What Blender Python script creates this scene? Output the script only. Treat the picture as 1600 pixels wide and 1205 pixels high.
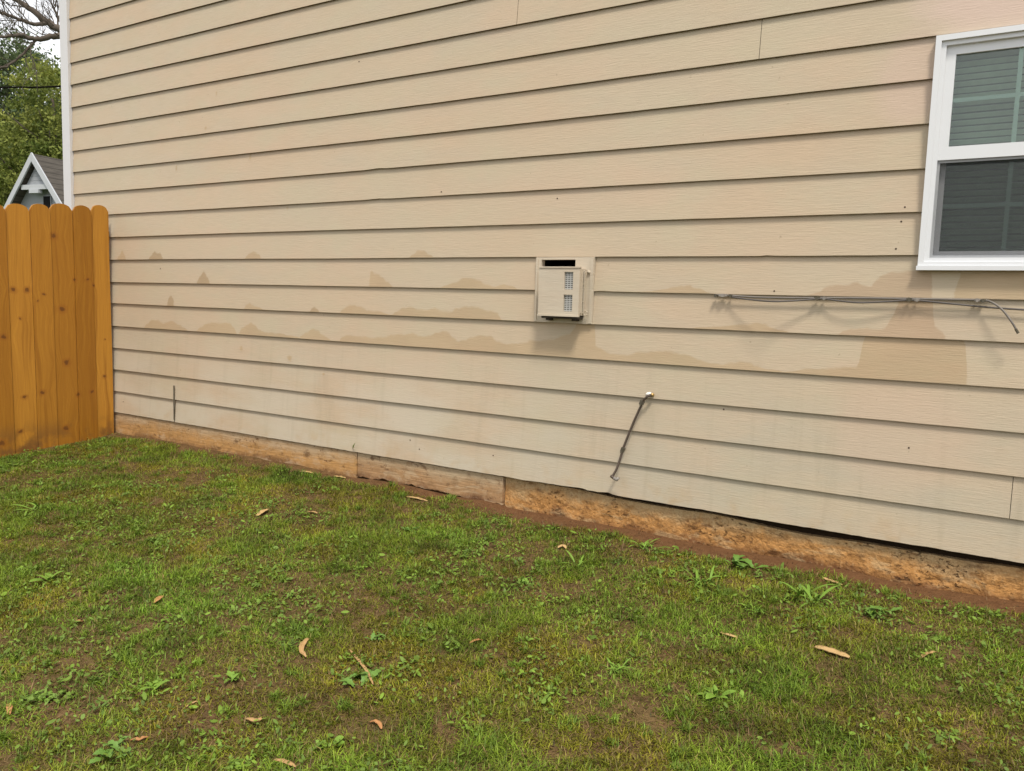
import bpy, bmesh, math, random
import numpy as np
from mathutils import Vector, Matrix, noise as mnoise
R_ = math.radians
random.seed(7); rng = np.random.default_rng(11)
S = bpy.context.scene
COL = S.collection
for o in list(bpy.data.objects): bpy.data.objects.remove(o)

# ------------------------------------------------------------------ camera
F_PX, CAM = 1236.05, Vector((0.0, -3.774, 0.983))
CR = Matrix(((0.8487433, 0.5278839, 0.0312000), (-0.0799691, 0.0698060, 0.9943501), (-0.5227234, 0.8464430, -0.1014618)))
cd = bpy.data.cameras.new('camera'); cam = bpy.data.objects.new('camera', cd); COL.objects.link(cam)
cd.sensor_width = 36.0; cd.lens = 36.0*F_PX/1600.0; cd.clip_start = 0.05; cd.clip_end = 2000
M3 = Matrix((CR[0], CR[1], -CR[2])).transposed()
cam.matrix_world = Matrix.Translation(CAM) @ M3.to_4x4()
S.camera = cam
CRT = CR.transposed()
# ------------------------------------------------------------------ sky, sun, exposure
SUN_EL, SUN_AZ = R_(60), math.atan2(0.83, -1.0)        # azimuth clockwise from +Y
W = bpy.data.worlds.new('World'); S.world = W; W.use_nodes = True
nt = W.node_tree; nt.nodes.clear()
sky = nt.nodes.new('ShaderNodeTexSky'); sky.sky_type = 'NISHITA'; sky.sun_disc = False
sky.sun_elevation = SUN_EL; sky.sun_rotation = SUN_AZ; sky.air_density = 1.0; sky.dust_density = 3.0
cl = nt.nodes.new('ShaderNodeTexNoise'); cl.inputs['Scale'].default_value = 3.0; cl.inputs['Detail'].default_value = 5
tcw = nt.nodes.new('ShaderNodeTexCoord'); nt.links.new(tcw.outputs['Generated'], cl.inputs['Vector'])
crw = nt.nodes.new('ShaderNodeValToRGB'); crw.color_ramp.elements[0].position = .3; crw.color_ramp.elements[1].position = .7
crw.color_ramp.elements[0].color = (9.5, 9.8, 10.3, 1); crw.color_ramp.elements[1].color = (13.0, 12.9, 12.8, 1)
nt.links.new(cl.outputs['Fac'], crw.inputs['Fac'])
mxw = nt.nodes.new('ShaderNodeMix'); mxw.data_type = 'RGBA'; mxw.inputs[0].default_value = 0.82
nt.links.new(sky.outputs['Color'], mxw.inputs[6]); nt.links.new(crw.outputs['Color'], mxw.inputs[7])
bgw = nt.nodes.new('ShaderNodeBackground'); bgw.inputs['Strength'].default_value = 0.055
ow = nt.nodes.new('ShaderNodeOutputWorld')
nt.links.new(mxw.outputs[2], bgw.inputs['Color']); nt.links.new(bgw.outputs['Background'], ow.inputs['Surface'])
sd = bpy.data.lights.new('sun', 'SUN'); sd.energy = 1.5; sd.angle = R_(11); sd.color = (1.0, 0.93, 0.82)
sun = bpy.data.objects.new('sun', sd); COL.objects.link(sun)
sv = Vector((math.cos(SUN_EL)*math.sin(SUN_AZ), math.cos(SUN_EL)*math.cos(SUN_AZ), math.sin(SUN_EL)))
sun.rotation_euler = (-sv).to_track_quat('-Z', 'Y').to_euler(); sun.location = (6, -8, 14)
S.view_settings.view_transform = 'Standard'; S.view_settings.look = 'None'
S.view_settings.gamma = 1.0; S.view_settings.use_curve_mapping = False
S.view_settings.exposure = 1.17

# ------------------------------------------------------------------ measuring helpers (photograph pixel -> point in the place)
def ray(px, py):
    return CRT @ Vector(((px-800)/F_PX, -(py-602.5)/F_PX, 1.0))
def on_wall(px, py, Y=0.0):
    v = ray(px, py); t = (Y-CAM.y)/v.y
    return CAM + v*t
def at_dist(px, py, d):
    v = ray(px, py); return CAM + v*(d/math.hypot(v.x, v.y))
def nz(x, y, z=0.0): return mnoise.noise(Vector((x, y, z)))
def ground_base(x, y):
    yy = max(-6.5, min(0.0, y))
    return -0.172 + 0.08*yy
def ground_z(x, y):
    g = ground_base(x, y)
    if -7 < x < 3 and -6.5 < y < 0.3:
        g += 0.013*nz(x*2.1, y*2.1) + 0.006*nz(x*7, y*7, 3)
        g += (.016 if x < -3 else .006)*math.exp(-((y)/0.12)**2)*(0.6+0.8*nz(x*3, 5.0)) - (.010 if x > -2.4 else 0)*math.exp(-((y)/0.3)**2)
    return g
def on_ground(px, py):
    v = ray(px, py); z = -0.3
    for _ in range(12):
        t = (z-CAM.z)/v.z; p = CAM+v*t; z = ground_z(p.x, p.y)
    return Vector((p.x, p.y, z))

# ------------------------------------------------------------------ object helpers
def tag(o, label=None, cat=None, group=None, kind=None):
    if label: o['label'] = label
    if cat: o['category'] = cat
    if group: o['group'] = group
    if kind: o['kind'] = kind
    return o
def empty(name, loc, label, cat, group=None):
    o = bpy.data.objects.new(name, None); COL.objects.link(o); o.location = loc; o.empty_display_size = .1
    return tag(o, label, cat, group)
def link(name, me, parent=None, mats=()):
    o = bpy.data.objects.new(name, me); COL.objects.link(o)
    for m in mats: me.materials.append(m)
    if parent is not None:
        o.parent = parent
        bpy.context.view_layer.update()
        o.matrix_parent_inverse = parent.matrix_world.inverted()
    return o
def from_bm(name, bm, mats, parent=None, smooth=False, bevel=0, seg=1):
    me = bpy.data.meshes.new(name)
    if bevel:
        bmesh.ops.bevel(bm, geom=[e for e in bm.edges if e.calc_face_angle(0) > .5], offset=bevel, segments=seg, affect='EDGES', clamp_overlap=True)
    bmesh.ops.recalc_face_normals(bm, faces=bm.faces)
    bm.to_mesh(me); bm.free()
    if smooth:
        for p in me.polygons: p.use_smooth = True
    return link(name, me, parent, mats if isinstance(mats, (list, tuple)) else [mats])
def box(bm, a, b, mi=0, M=None):
    x0, y0, z0 = a; x1, y1, z1 = b
    vs = [Vector(c) for c in ((x0,y0,z0),(x1,y0,z0),(x1,y1,z0),(x0,y1,z0),(x0,y0,z1),(x1,y0,z1),(x1,y1,z1),(x0,y1,z1))]
    if M is not None: vs = [M @ v for v in vs]
    v = [bm.verts.new(c) for c in vs]
    for f in ((0,3,2,1),(4,5,6,7),(0,1,5,4),(1,2,6,5),(2,3,7,6),(3,0,4,7)):
        bm.faces.new([v[i] for i in f]).material_index = mi
def tube(bm, pts, rad, n=8, cap=True, mi=0):
    pts = [Vector(p) for p in pts]; rings = []
    rr = rad if isinstance(rad, (list, tuple)) else [rad]*len(pts)
    up = Vector((0.13, 0.21, 1)).normalized()
    for i, p in enumerate(pts):
        t = (pts[min(i+1, len(pts)-1)]-pts[max(i-1, 0)]).normalized()
        a = t.cross(up)
        if a.length < 1e-3: a = t.cross(Vector((1, 0, 0)))
        a.normalize(); b = t.cross(a)
        rings.append([bm.verts.new(p+(a*math.cos(2*math.pi*k/n)+b*math.sin(2*math.pi*k/n))*rr[i]) for k in range(n)])
    for r0, r1 in zip(rings, rings[1:]):
        for k in range(n):
            bm.faces.new((r0[k], r0[(k+1) % n], r1[(k+1) % n], r1[k])).material_index = mi
    if cap:
        bm.faces.new(rings[0][::-1]).material_index = mi; bm.faces.new(rings[-1]).material_index = mi
def smooth_path(pts, n=6):
    pts = [Vector(p) for p in pts]; out = []
    for i in range(len(pts)-1):
        p0 = pts[max(i-1, 0)]; p1 = pts[i]; p2 = pts[i+1]; p3 = pts[min(i+2, len(pts)-1)]
        for k in range(n):
            t = k/n
            out.append(.5*((2*p1)+(p2-p0)*t+(2*p0-5*p1+4*p2-p3)*t*t+(3*p1-p0-3*p2+p3)*t**3))
    return out+[pts[-1]]

# ------------------------------------------------------------------ node helper
class NT:
    def __init__(s, name, rough=.7, spec=.3):
        s.m = bpy.data.materials.new(name); s.m.use_nodes = True; s.t = s.m.node_tree; s.t.nodes.clear()
        s.out = s.t.nodes.new('ShaderNodeOutputMaterial'); s.b = s.t.nodes.new('ShaderNodeBsdfPrincipled')
        s.t.links.new(s.b.outputs[0], s.out.inputs[0]); s.b.inputs['Roughness'].default_value = rough
        s.b.inputs['Specular IOR Level'].default_value = spec
        s._p = None
    def put(s, sock, v):
        if isinstance(v, bpy.types.NodeSocket): s.t.links.new(v, sock)
        elif isinstance(v, (tuple, list)):
            sock.default_value = tuple(v)+((1,) if len(v) == 3 and len(sock.default_value) == 4 else ())
        else: sock.default_value = v
    @property
    def pos(s):
        if s._p is None: s._p = s.t.nodes.new('ShaderNodeNewGeometry').outputs['Position']
        return s._p
    def vm(s, op, a, b):
        n = s.t.nodes.new('ShaderNodeVectorMath'); n.operation = op; s.put(n.inputs[0], a); s.put(n.inputs[1], b)
        return n.outputs['Value'] if op in ('LENGTH', 'DISTANCE', 'DOT_PRODUCT') else n.outputs[0]
    def m_(s, op, a, b=0.0, c=None):
        n = s.t.nodes.new('ShaderNodeMath'); n.operation = op; s.put(n.inputs[0], a); s.put(n.inputs[1], b)
        if c is not None: s.put(n.inputs[2], c)
        return n.outputs[0]
    def sep(s, v):
        n = s.t.nodes.new('ShaderNodeSeparateXYZ'); s.put(n.inputs[0], v); return n.outputs
    def comb(s, x, y, z):
        n = s.t.nodes.new('ShaderNodeCombineXYZ'); s.put(n.inputs[0], x); s.put(n.inputs[1], y); s.put(n.inputs[2], z); return n.outputs[0]
    def noise(s, vec, scale=1.0, detail=3, rough=.55, dist=0, sc3=None):
        if sc3: vec = s.vm('MULTIPLY', vec, sc3)
        n = s.t.nodes.new('ShaderNodeTexNoise'); s.put(n.inputs['Vector'], vec); n.inputs['Scale'].default_value = scale
        n.inputs['Detail'].default_value = detail; n.inputs['Roughness'].default_value = rough; n.inputs['Distortion'].default_value = dist
        return n.outputs['Fac']
    def ramp(s, fac, lo, hi, a=0.0, b=1.0, smooth=True):
        n = s.t.nodes.new('ShaderNodeMapRange'); n.interpolation_type = 'SMOOTHSTEP' if smooth else 'LINEAR'
        s.put(n.inputs[0], fac); n.inputs[1].default_value = lo; n.inputs[2].default_value = hi; n.inputs[3].default_value = a; n.inputs[4].default_value = b
        return n.outputs[0]
    def mix(s, f, a, b, mode='MIX'):
        n = s.t.nodes.new('ShaderNodeMix'); n.data_type = 'RGBA'; n.blend_type = mode
        s.put(n.inputs[0], f); s.put(n.inputs[6], a); s.put(n.inputs[7], b); return n.outputs[2]
    def attr(s, name):
        n = s.t.nodes.new('ShaderNodeAttribute'); n.attribute_name = name; return n.outputs['Color']
    def rnd(s): return s.t.nodes.new('ShaderNodeObjectInfo').outputs['Random']
    def bump(s, h, strength=.3, dist=.01):
        n = s.t.nodes.new('ShaderNodeBump'); n.inputs['Strength'].default_value = strength; n.inputs['Distance'].default_value = dist
        s.put(n.inputs['Height'], h); s.put(s.b.inputs['Normal'], n.outputs[0])
    def color(s, c): s.put(s.b.inputs['Base Color'], c); return s
def plain(name, col, rough=.5, var=.12, scale=30, spec=.4, metal=0):
    n = NT(name, rough, spec); f = n.noise(n.pos, scale, 3)
    n.color(n.mix(f, tuple(c*(1-var) for c in col), tuple(c*(1+var) for c in col)))
    n.b.inputs['Metallic'].default_value = metal
    return n.m

# ------------------------------------------------------------------ materials
TAN = (.492, .408, .298)
def siding_mat(name, base, patch=False, film=False, amt=1.0):
    n = NT(name, .62, .25); P = n.pos; x, y, z = n.sep(P)
    def paint(base, patch):
        big = n.noise(P, .75, 3, sc3=(1, 1, 1.6)); mid = n.noise(P, 4.0, 4, sc3=(1, 1, 2.2))
        c = n.mix(n.ramp(big, .38, .66), base, tuple(b*k for b, k in zip(base, (1.05, .965, .93))))      # pinkish drift
        c = n.mix(n.m_('MULTIPLY', n.ramp(n.noise(P, 1.3, 4, sc3=(.7, 1, 3)), .45, .7), .55*amt), c, tuple(b*k for b, k in zip(base, (.93, .97, 1.02))))
        c = n.mix(n.m_('MULTIPLY', n.ramp(n.rnd(), 0, 1, 0, 1, False), .25), c, tuple(b*k for b, k in zip(base, (1.05, 1.02, .97))))
        grain = n.noise(P, 1.0, 4, .62, .4, sc3=(9, 9, 150)); g2 = n.noise(P, 1.0, 2, .5, 0, sc3=(26, 26, 300))
        c = n.mix(n.ramp(grain, .25, .75, .22, 0), c, tuple(b*.62 for b in base))
        gm = n.noise(P, 2.6, 4, .6, sc3=(1, 1, 1.7)); c = n.mix(n.ramp(gm, .42, .7, 0, .5), c, tuple(b*k for b, k in zip(base, (.94, 1.0, .97))))
        pk_ = n.noise(n.vm('ADD', P, (7, 3, 2)), 1.9, 4, .6, sc3=(1, 1, 2.4)); c = n.mix(n.ramp(pk_, .48, .7, 0, .45), c, tuple(b*k for b, k in zip(base, (1.05, .965, .945))))
        if not patch:
            # chalky, washed-out lower courses
            low = n.m_('MULTIPLY', n.ramp(z, .78, .25), n.ramp(n.noise(P, 2.2, 4, sc3=(.8, 1, 2)), .34, .62))
            c = n.mix(n.m_('MULTIPLY', low, .6), c, n.mix(n.ramp(x, -3.2, -.8), (.53, .475, .385), (.405, .365, .285)))
            streak = n.m_('MULTIPLY', n.ramp(n.noise(P, 1, 3, .6, 0, sc3=(15, 1, 1.4)), .48, .8), n.ramp(z, 1.1, .3))
            c = n.mix(n.m_('MULTIPLY', streak, .26), c, (.30, .25, .17))
            # pink undercoat showing: by the window head and under the window
            for cx, cz, rx, rz, a, kk in ((-.02, 2.32, .50, .26, .85, (1.12, 1.04, 1.20)), (-.42, 1.98, .17, .24, .75, (1.05, .97, 1.04)), (-.35, .47, .35, .3, .5, (1.05, .95, .96)), (-2.0, 1.62, .7, .16, .3, (1.06, .95, .94))):
                d = n.vm('LENGTH', n.vm('MULTIPLY', n.vm('SUBTRACT', P, (cx, 0, cz)), (1/rx, .2, 1/rz)), (0, 0, 0))
                f = n.m_('MULTIPLY', n.ramp(n.m_('ADD', d, n.m_('MULTIPLY', n.noise(P, 5, 3), .5)), 1.3, .75), a)
                c = n.mix(f, c, tuple(b*k for b, k in zip(base, kk)))
            # clay splashed on the bottom courses
            sp = n.m_('MULTIPLY', n.ramp(z, .16, .0), n.ramp(n.noise(P, 7, 4), .48, .75))
            c = n.mix(n.m_('MULTIPLY', sp, .45), c, (.42, .27, .13))
            spk = n.ramp(n.noise(P, 38, 2), .735, .80)
            c = n.mix(n.m_('MULTIPLY', spk, .4), c, (.20, .15, .10))
        else:
            c = n.mix(n.ramp(mid, .3, .7, 0, .45), c, tuple(b*.9 for b in base))
            c = n.mix(n.ramp(n.noise(P, 1.8, 4, sc3=(1, 1, 2)), .42, .62, 0, .55), c, tuple(b*1.06 for b in base))
        return c, grain, g2, mid
    c, grain, g2, mid = paint(base, patch)
    if film:            # brushed-on film: feathers out into the old paint where the brush ran dry
        cv = n.sep(n.attr('cov'))[0]
        f = n.ramp(n.m_('ADD', cv, n.m_('MULTIPLY', n.m_('SUBTRACT', n.noise(P, 1, 4, .6, .3, sc3=(22, 22, 60)), .5), 1.0)), .05, .62, 0, .96)
        c = n.mix(f, paint(TAN, False)[0], c)
    n.color(c)
    n.put(n.b.inputs['Roughness'], n.ramp(mid, .3, .7, .5, .72))
    n.bump(n.m_('ADD', grain, n.m_('MULTIPLY', g2, .6)), .34, .0035)
    return n.m
M_SIDE = siding_mat('tan_siding_paint', TAN)
M_PATCH = siding_mat('touch_up_paint', (.438, .333, .213), True, True)
M_PATCH2 = siding_mat('pinkish_touch_up_paint', (.430, .322, .218), True, True)
M_SMUDGE = siding_mat('smudged_paint', (.38, .285, .18), True, True)
M_BUTT = plain('shade_darkened_board_edge', (.075, .052, .032), .9, .4, 60, .1)  # grimy board edge, with lap shade put into its dark colour
M_GAPSHADE = plain('siding_gap_shade', (.03, .02, .012), .95, .4, 60, .05)  # near-black colour standing in for shade in the gap under the siding
M_TRIM = plain('white_trim_paint', (.60, .595, .60), .45, .03, 8)
M_VINYL = plain('white_vinyl', (.66, .675, .695), .35, .02, 6, .5)
M_ACPAINT = siding_mat('overpainted_metal', (.53, .465, .365), True)
M_DARK = plain('dark_void', (.008, .007, .006), .9, .2, 20, .05)
M_FIN = plain('grey_fins', (.44, .44, .42), .5, .1, 200)
M_CABLE = plain('grey_cable', (.10, .088, .08), .5, .35, 25)
M_CABLE2 = plain('pale_cable', (.17, .15, .132), .5, .25, 25)
M_CONDUIT = plain('dark_brown_cable', (.085, .062, .048), .5, .4, 40)
M_CLIP = plain('pale_clip', (.25, .225, .20), .5, .3, 60)
M_CLIPD = plain('weathered_clip', (.09, .078, .055), .5, .4, 60)
M_CAULK = plain('white_caulk', (.78, .75, .70), .6, .1, 50)
M_BRASS = plain('brass_fitting', (.42, .28, .10), .35, .2, 60, .5, .6)
M_NAIL = plain('rusty_nail', (.07, .045, .03), .7, .3, 80)
M_SHEATH = plain('sheathing', (.06, .05, .04), .9, .2, 5)

def foundation_mat(name, pale, clay, dark, wood=False):
    n = NT(name, .9, .15); P = n.pos; x, y, z = n.sep(P)
    w = n.noise(P, 3.4, 6, .66, .6); w2 = n.noise(P, 16, 5, .65, .4); w3 = n.noise(P, 55, 3)
    hgt = n.m_('ADD', z, n.m_('MULTIPLY', n.m_('SUBTRACT', w, .5), .24))
    c = n.mix(n.ramp(hgt, -.005, -.11), pale, clay)
    c = n.mix(n.ramp(w2, .5, .72, 0, .6), c, tuple(v*.62 for v in clay))
    c = n.mix(n.ramp(hgt, -.12, -.19, 0, .95), c, dark)
    blot = n.m_('MULTIPLY', n.ramp(n.noise(P, 1, 5, .6, .2, sc3=(11, 11, 20)), .56, .70), .75)
    c = n.mix(blot, c, tuple(v*.75 for v in dark))
    sp = n.m_('MULTIPLY', n.ramp(n.noise(P, 1, 4, .7, .4, sc3=(34, 34, 46)), .56, .68), n.ramp(n.noise(P, 2.5, 3), .42, .6)); c = n.mix(n.m_('MULTIPLY', sp, .8), c, (.10, .045, .022))
    c = n.mix(n.m_('MULTIPLY', n.ramp(n.noise(P, 1, 4, .6, .5, sc3=(5, 5, 14)), .52, .64), .55), c, tuple(min(1, v*1.12) for v in pale))
    c = n.mix(n.ramp(w3, .5, .8, 0, .35), c, tuple(min(1, v*1.25) for v in pale))
    if wood:
        gr = n.noise(P, 1, 4, .6, .5, sc3=(5, 5, 90)); c = n.mix(n.ramp(gr, .4, .75, 0, .5), c, tuple(v*.55 for v in clay)); n.color(c); n.bump(n.m_('ADD', gr, n.m_('MULTIPLY', w3, .4)), .5, .006); return n.m
    cr = n.noise(P, 1, 5, .62, .3, sc3=(30, 30, 52)); pit = n.m_('MULTIPLY', n.ramp(cr, .57, .66), n.ramp(n.noise(P, 2.3, 4), .50, .60)); c = n.mix(n.m_('MULTIPLY', pit, .7), c, (.075, .036, .018))
    c = n.mix(n.m_('MULTIPLY', n.ramp(n.noise(P, 75, 3, .6), .45, .75), .45), c, tuple(v*.55 for v in clay))
    n.color(c); n.bump(n.m_('SUBTRACT', n.m_('ADD', w2, n.m_('MULTIPLY', w3, .5)), n.m_('MULTIPLY', pit, .7)), 1.0, .014)
    return n.m
M_FOUND = foundation_mat('clay_stained_concrete', (.43, .305, .165), (.46, .235, .080), (.13, .055, .024))
M_SKIRT = foundation_mat('clay_stained_skirt_board', (.47, .345, .22), (.48, .27, .105), (.16, .085, .04), True)
M_SKIRT2 = foundation_mat('muddy_skirt_board', (.45, .345, .225), (.40, .24, .12), (.12, .055, .028), True)

# fence wood: knots at real places, grain flowing round them
KN = []        # (y, z, r)
def fence_mat():
    n = NT('orange_stained_pine', .55, .3); P = n.pos; x, y, z = n.sep(P); r = n.rnd()
    yz = n.comb(0, n.m_('ADD', y, n.m_('MULTIPLY', n.m_('SUBTRACT', n.noise(P, 34, 3), .5), .034)), n.m_('ADD', z, n.m_('MULTIPLY', n.m_('SUBTRACT', n.noise(n.vm('ADD', P, (3, 1, 2)), 30, 3), .5), .034))); d = None; warp = None
    for (ky, kz, kr) in KN:
        q = n.vm('LENGTH', n.vm('MULTIPLY', n.vm('SUBTRACT', yz, (0, ky, kz)), (1, .85/kr, .95/kr)), (0, 0, 0))
        d = q if d is None else n.m_('MINIMUM', d, q)
        g = n.m_('POWER', 2.718, n.m_('MULTIPLY', q, -.42))
        s = n.m_('MULTIPLY', n.m_('SUBTRACT', y, ky), g)
        warp = s if warp is None else n.m_('ADD', warp, s)
    wob = n.m_('MULTIPLY', n.noise(n.comb(n.m_('MULTIPLY', r, 50), n.m_('MULTIPLY', y, 4), n.m_('MULTIPLY', z, 1.3)), 1, 2), .09)
    yy = n.m_('ADD', n.m_('ADD', y, n.m_('MULTIPLY', warp, 1.1)), wob)
    v = n.comb(n.m_('MULTIPLY', r, 37), n.m_('MULTIPLY', yy, 75), n.m_('MULTIPLY', z, 1.1))
    g1 = n.noise(v, 1, 3, .6); g2 = n.noise(n.vm('MULTIPLY', v, (1, 3.2, 6)), 1, 3, .6)
    c = n.mix(n.ramp(g1, .3, .7), (.36, .145, .010), (.58, .275, .030))
    c = n.mix(n.ramp(g2, .35, .75, .6, 0), c, (.24, .09, .012))
    c = n.mix(n.ramp(n.noise(n.comb(n.m_('MULTIPLY', r, 9), n.m_('MULTIPLY', y, 2), z), 1.6, 3), .35, .7, 0, .5), c, (.34, .135, .014))
    c = n.mix(.55, c, n.mix(r, (.27, .108, .008), (.54, .255, .036)))
    sk_ = n.noise(n.comb(n.m_('MULTIPLY', r, 21), n.m_('MULTIPLY', yy, 26), n.m_('MULTIPLY', z, .9)), 1, 3, .6); c = n.mix(n.ramp(sk_, .5, .72, 0, .6), c, (.25, .095, .009))
    c = n.mix(n.m_('MULTIPLY', n.ramp(z, .05, -.2), n.ramp(n.noise(P, 9, 4), .4, .65)), c, (.20, .09, .022))
    ring = n.ramp(d, 1.0, 2.2, .55, 0)
    c = n.mix(n.m_('MULTIPLY', ring, .8), c, (.27, .09, .012))
    c = n.mix(n.ramp(n.m_('ADD', d, n.m_('MULTIPLY', n.noise(P, 90, 2), .6)), 1.4, .75, 0, .8), c, (.115, .040, .010))
    n.color(c); n.bump(n.m_('ADD', g1, n.m_('MULTIPLY', g2, .5)), .25, .004)
    return n.m

def vcol_mat(name, rough=.6, trans=.25, spec=.25):
    n = NT(name, rough, spec); c = n.attr('col'); n.color(c)
    tr = n.t.nodes.new('ShaderNodeBsdfTranslucent'); n.put(tr.inputs['Color'], c)
    mx = n.t.nodes.new('ShaderNodeMixShader'); mx.inputs[0].default_value = trans
    n.t.links.new(n.b.outputs[0], mx.inputs[1]); n.t.links.new(tr.outputs[0], mx.inputs[2]); n.t.links.new(mx.outputs[0], n.out.inputs[0])
    return n.m
M_GRASS = vcol_mat('grass_blade', .55, .3, .3)
M_LEAFC = vcol_mat('tree_leaf', .6, .3, .2)
def leaf_mat(name, a, b, vein=0, trans=.2):
    n = NT(name, .55, .3); f = n.noise(n.pos, 40, 3); c = n.mix(f, a, b); n.color(c); n.bump(n.noise(n.pos, 160, 2), .3, .003)
    return n.m
M_WEED = leaf_mat('broad_weed_leaf', (.105, .195, .022), (.18, .295, .038))
M_WEED2 = leaf_mat('bluish_weed_leaf', (.085, .17, .026), (.135, .24, .042))
M_DEAD = leaf_mat('dry_tan_leaf', (.36, .215, .085), (.50, .32, .15))
M_DEADR = leaf_mat('dry_orange_leaf', (.34, .155, .055), (.46, .24, .10))
M_CHIP = leaf_mat('pale_wood_chip', (.42, .275, .11), (.56, .38, .18))

# ------------------------------------------------------------------ ground sheet
def build_ground():
    xs = np.concatenate([-7-np.geomspace(400, .4, 26), np.arange(-7, 3.01, .05), 3+np.geomspace(.4, 400, 22)])
    ys = np.concatenate([-6.5-np.geomspace(400, .4, 22), np.arange(-6.5, .31, .05), .3+np.geomspace(.4, 400, 26)])
    nx, ny = len(xs), len(ys)
    v = [(x, y, ground_z(x, y)) for y in ys for x in xs]
    f = [(j*nx+i, j*nx+i+1, (j+1)*nx+i+1, (j+1)*nx+i) for j in range(ny-1) for i in range(nx-1)]
    me = bpy.data.meshes.new('ground'); me.from_pydata(v, [], f)
    for p in me.polygons: p.use_smooth = True
    n = NT('bare_soil_and_thatch', .95, .1); P = n.pos; x, y, z = n.sep(P)
    a = n.noise(P, 3, 5, .6); b = n.noise(P, 22, 5, .65); c3 = n.noise(P, 110, 3, .6)
    c = n.mix(n.ramp(b, .3, .7), (.070, .042, .019), (.175, .110, .050))
    c = n.mix(n.ramp(a, .38, .62, 0, .6), c, (.105, .082, .026))
    c = n.mix(n.ramp(c3, .52, .8, 0, .6), c, (.25, .165, .085))
    # red clay washed down along the wall
    cl = n.m_('MULTIPLY', n.ramp(n.m_('ADD', y, n.m_('MULTIPLY', n.noise(P, 6, 4), .3)), -.09, .10), n.ramp(x, -4.5, -2.2, .35, 1))
    c = n.mix(n.m_('MULTIPLY', cl, .85), c, n.mix(b, (.10, .045, .020), (.19, .092, .042)))
    far = n.ramp(n.vm('LENGTH', P, (0, 0, 0)), 9, 16)
    c = n.mix(far, c, n.mix(b, (.05, .075, .02), (.085, .11, .03)))
    n.color(c); n.bump(n.m_('ADD', b, n.m_('MULTIPLY', c3, .5)), .9, .02)
    tag(link('ground', me, None, [n.m]), kind='structure')
build_ground()

# ------------------------------------------------------------------ house
E_ = 0.178
OFF = [.0014, -.0022, -.0029, -.0026, -.0029, .0036, -.0027, -.0014, 0, .0017, .0058, .008, .0015, .0031, -.001, .0026, -.0003, -.0043, -.0073]
NK = 30
ZK = [k*E_+(OFF[k] if k < len(OFF) else random.uniform(-.004, .004)) for k in range(NK+1)]
WX0, WX1 = -6.70, 4.6
house = empty('house', (0, 1.0, -.17), 'tan lap-sided house wall with a white window and a clay-stained foundation', 'house')
LAP = .0138
def lap_front(k, z):           # y of the board's face at height z
    return LAP*(z-ZK[k])/E_
def edge_z(k, x):
    return ZK[k]+.0030*nz(x*.55, k*3.1)+.0007*nz(x*6, k*1.7, 2)
def edge_y(k, x): return .0018*nz(x*.8, k*2.3, 7)
CHIPS = [(10, -3.36, .10, .007), (0, -1.9, .25, .010), (0, -1.72, .05, .012), (0, -1.2, .07, .006), (7, -.95, .05, .006), (9, -3.35, .12, .006), (6, -1.78, .06, .007)]
def board(k, x0, x1, ztop=None, i=0):
    n = max(2, int((x1-x0)/.03)); xs = [x0+(x1-x0)*j/n for j in range(n+1)]
    zt = ztop if ztop else ZK[k+1]+.028
    bm = bmesh.new(); rows = []
    for x in xs:
        zb = edge_z(k, x)
        for ck, cx, cw, ch in CHIPS:
            if ck == k: zb += ch*max(0, 1-abs(x-cx)/cw)*(.55+.6*nz(x*40, k))
        if k == 0: zb += .0024*nz(x*23, 4.4)+(.003*nz(x*6, 9.1) if x > -2.4 else 0)
        dy = edge_y(k, x)
        yt = LAP*(zt-ZK[k])/E_
        rows.append([bm.verts.new(c) for c in ((x, dy+.0012, zb+.0002), (x, dy, zb+.0018), (x, dy*.5+yt*.5, (zb+zt)/2), (x, yt, zt), (x, yt+.008, zt), (x, dy+.0108, zb+.001))])
    for a, b in zip(rows, rows[1:]):
        for q in range(6):
            f = bm.faces.new((a[q], b[q], b[(q+1) % 6], a[(q+1) % 6]))
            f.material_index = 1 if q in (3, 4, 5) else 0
    bm.faces.new(rows[0]).material_index = 1; bm.faces.new(rows[-1][::-1]).material_index = 1
    return from_bm('siding_board', bm, [M_SIDE, M_BUTT], house)
AX0, AX1 = -2.197, -1.846        # sleeve plate of the air conditioner
WIN = (-.332, .52, 1.193, 2.130)
segs = {}
JOINTS = {12: -1.055, 1: .079, 14: -2.373, 0: -5.383, 8: .9, 3: 1.3, 10: 1.6, 16: -.6, 5: 2.2, 7: 2.6, 2: 1.9, 17: -3.4}
BOARDS = {}
for k in range(NK):
    cuts = [(WX0, WX1)]
    if k in (5, 6): cuts = [(WX0, AX0-.001), (AX1+.001, WX1)]
    if 7 <= k <= 11: cuts = [(WX0, WIN[0]-.002), (WIN[1]+.002, WX1)]
    if k == 6: cuts = [(WX0, AX0-.001), (AX1+.001, WIN[0]), (WIN[0]+.001, WIN[1]), (WIN[1]+.001, WX1)]
    out = []
    for a, b in cuts:
        j = JOINTS.get(k)
        if j is not None and a+.1 < j < b-.1:
            g = .0035 if k == 0 else .0012
            out += [(a, j-g), (j+g, b)]
        else: out.append((a, b))
    for a, b in out:
        zt = 1.190 if (k == 6 and abs(a-WIN[0]) < .01) else None
        BOARDS.setdefault(k, []).append((a, b, board(k, a, b, zt)))

def board_at(k, x):
    return min(BOARDS[k], key=lambda t: 0 if t[0] <= x <= t[1] else abs(x-(t[0]+t[1])/2))[2]
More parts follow.
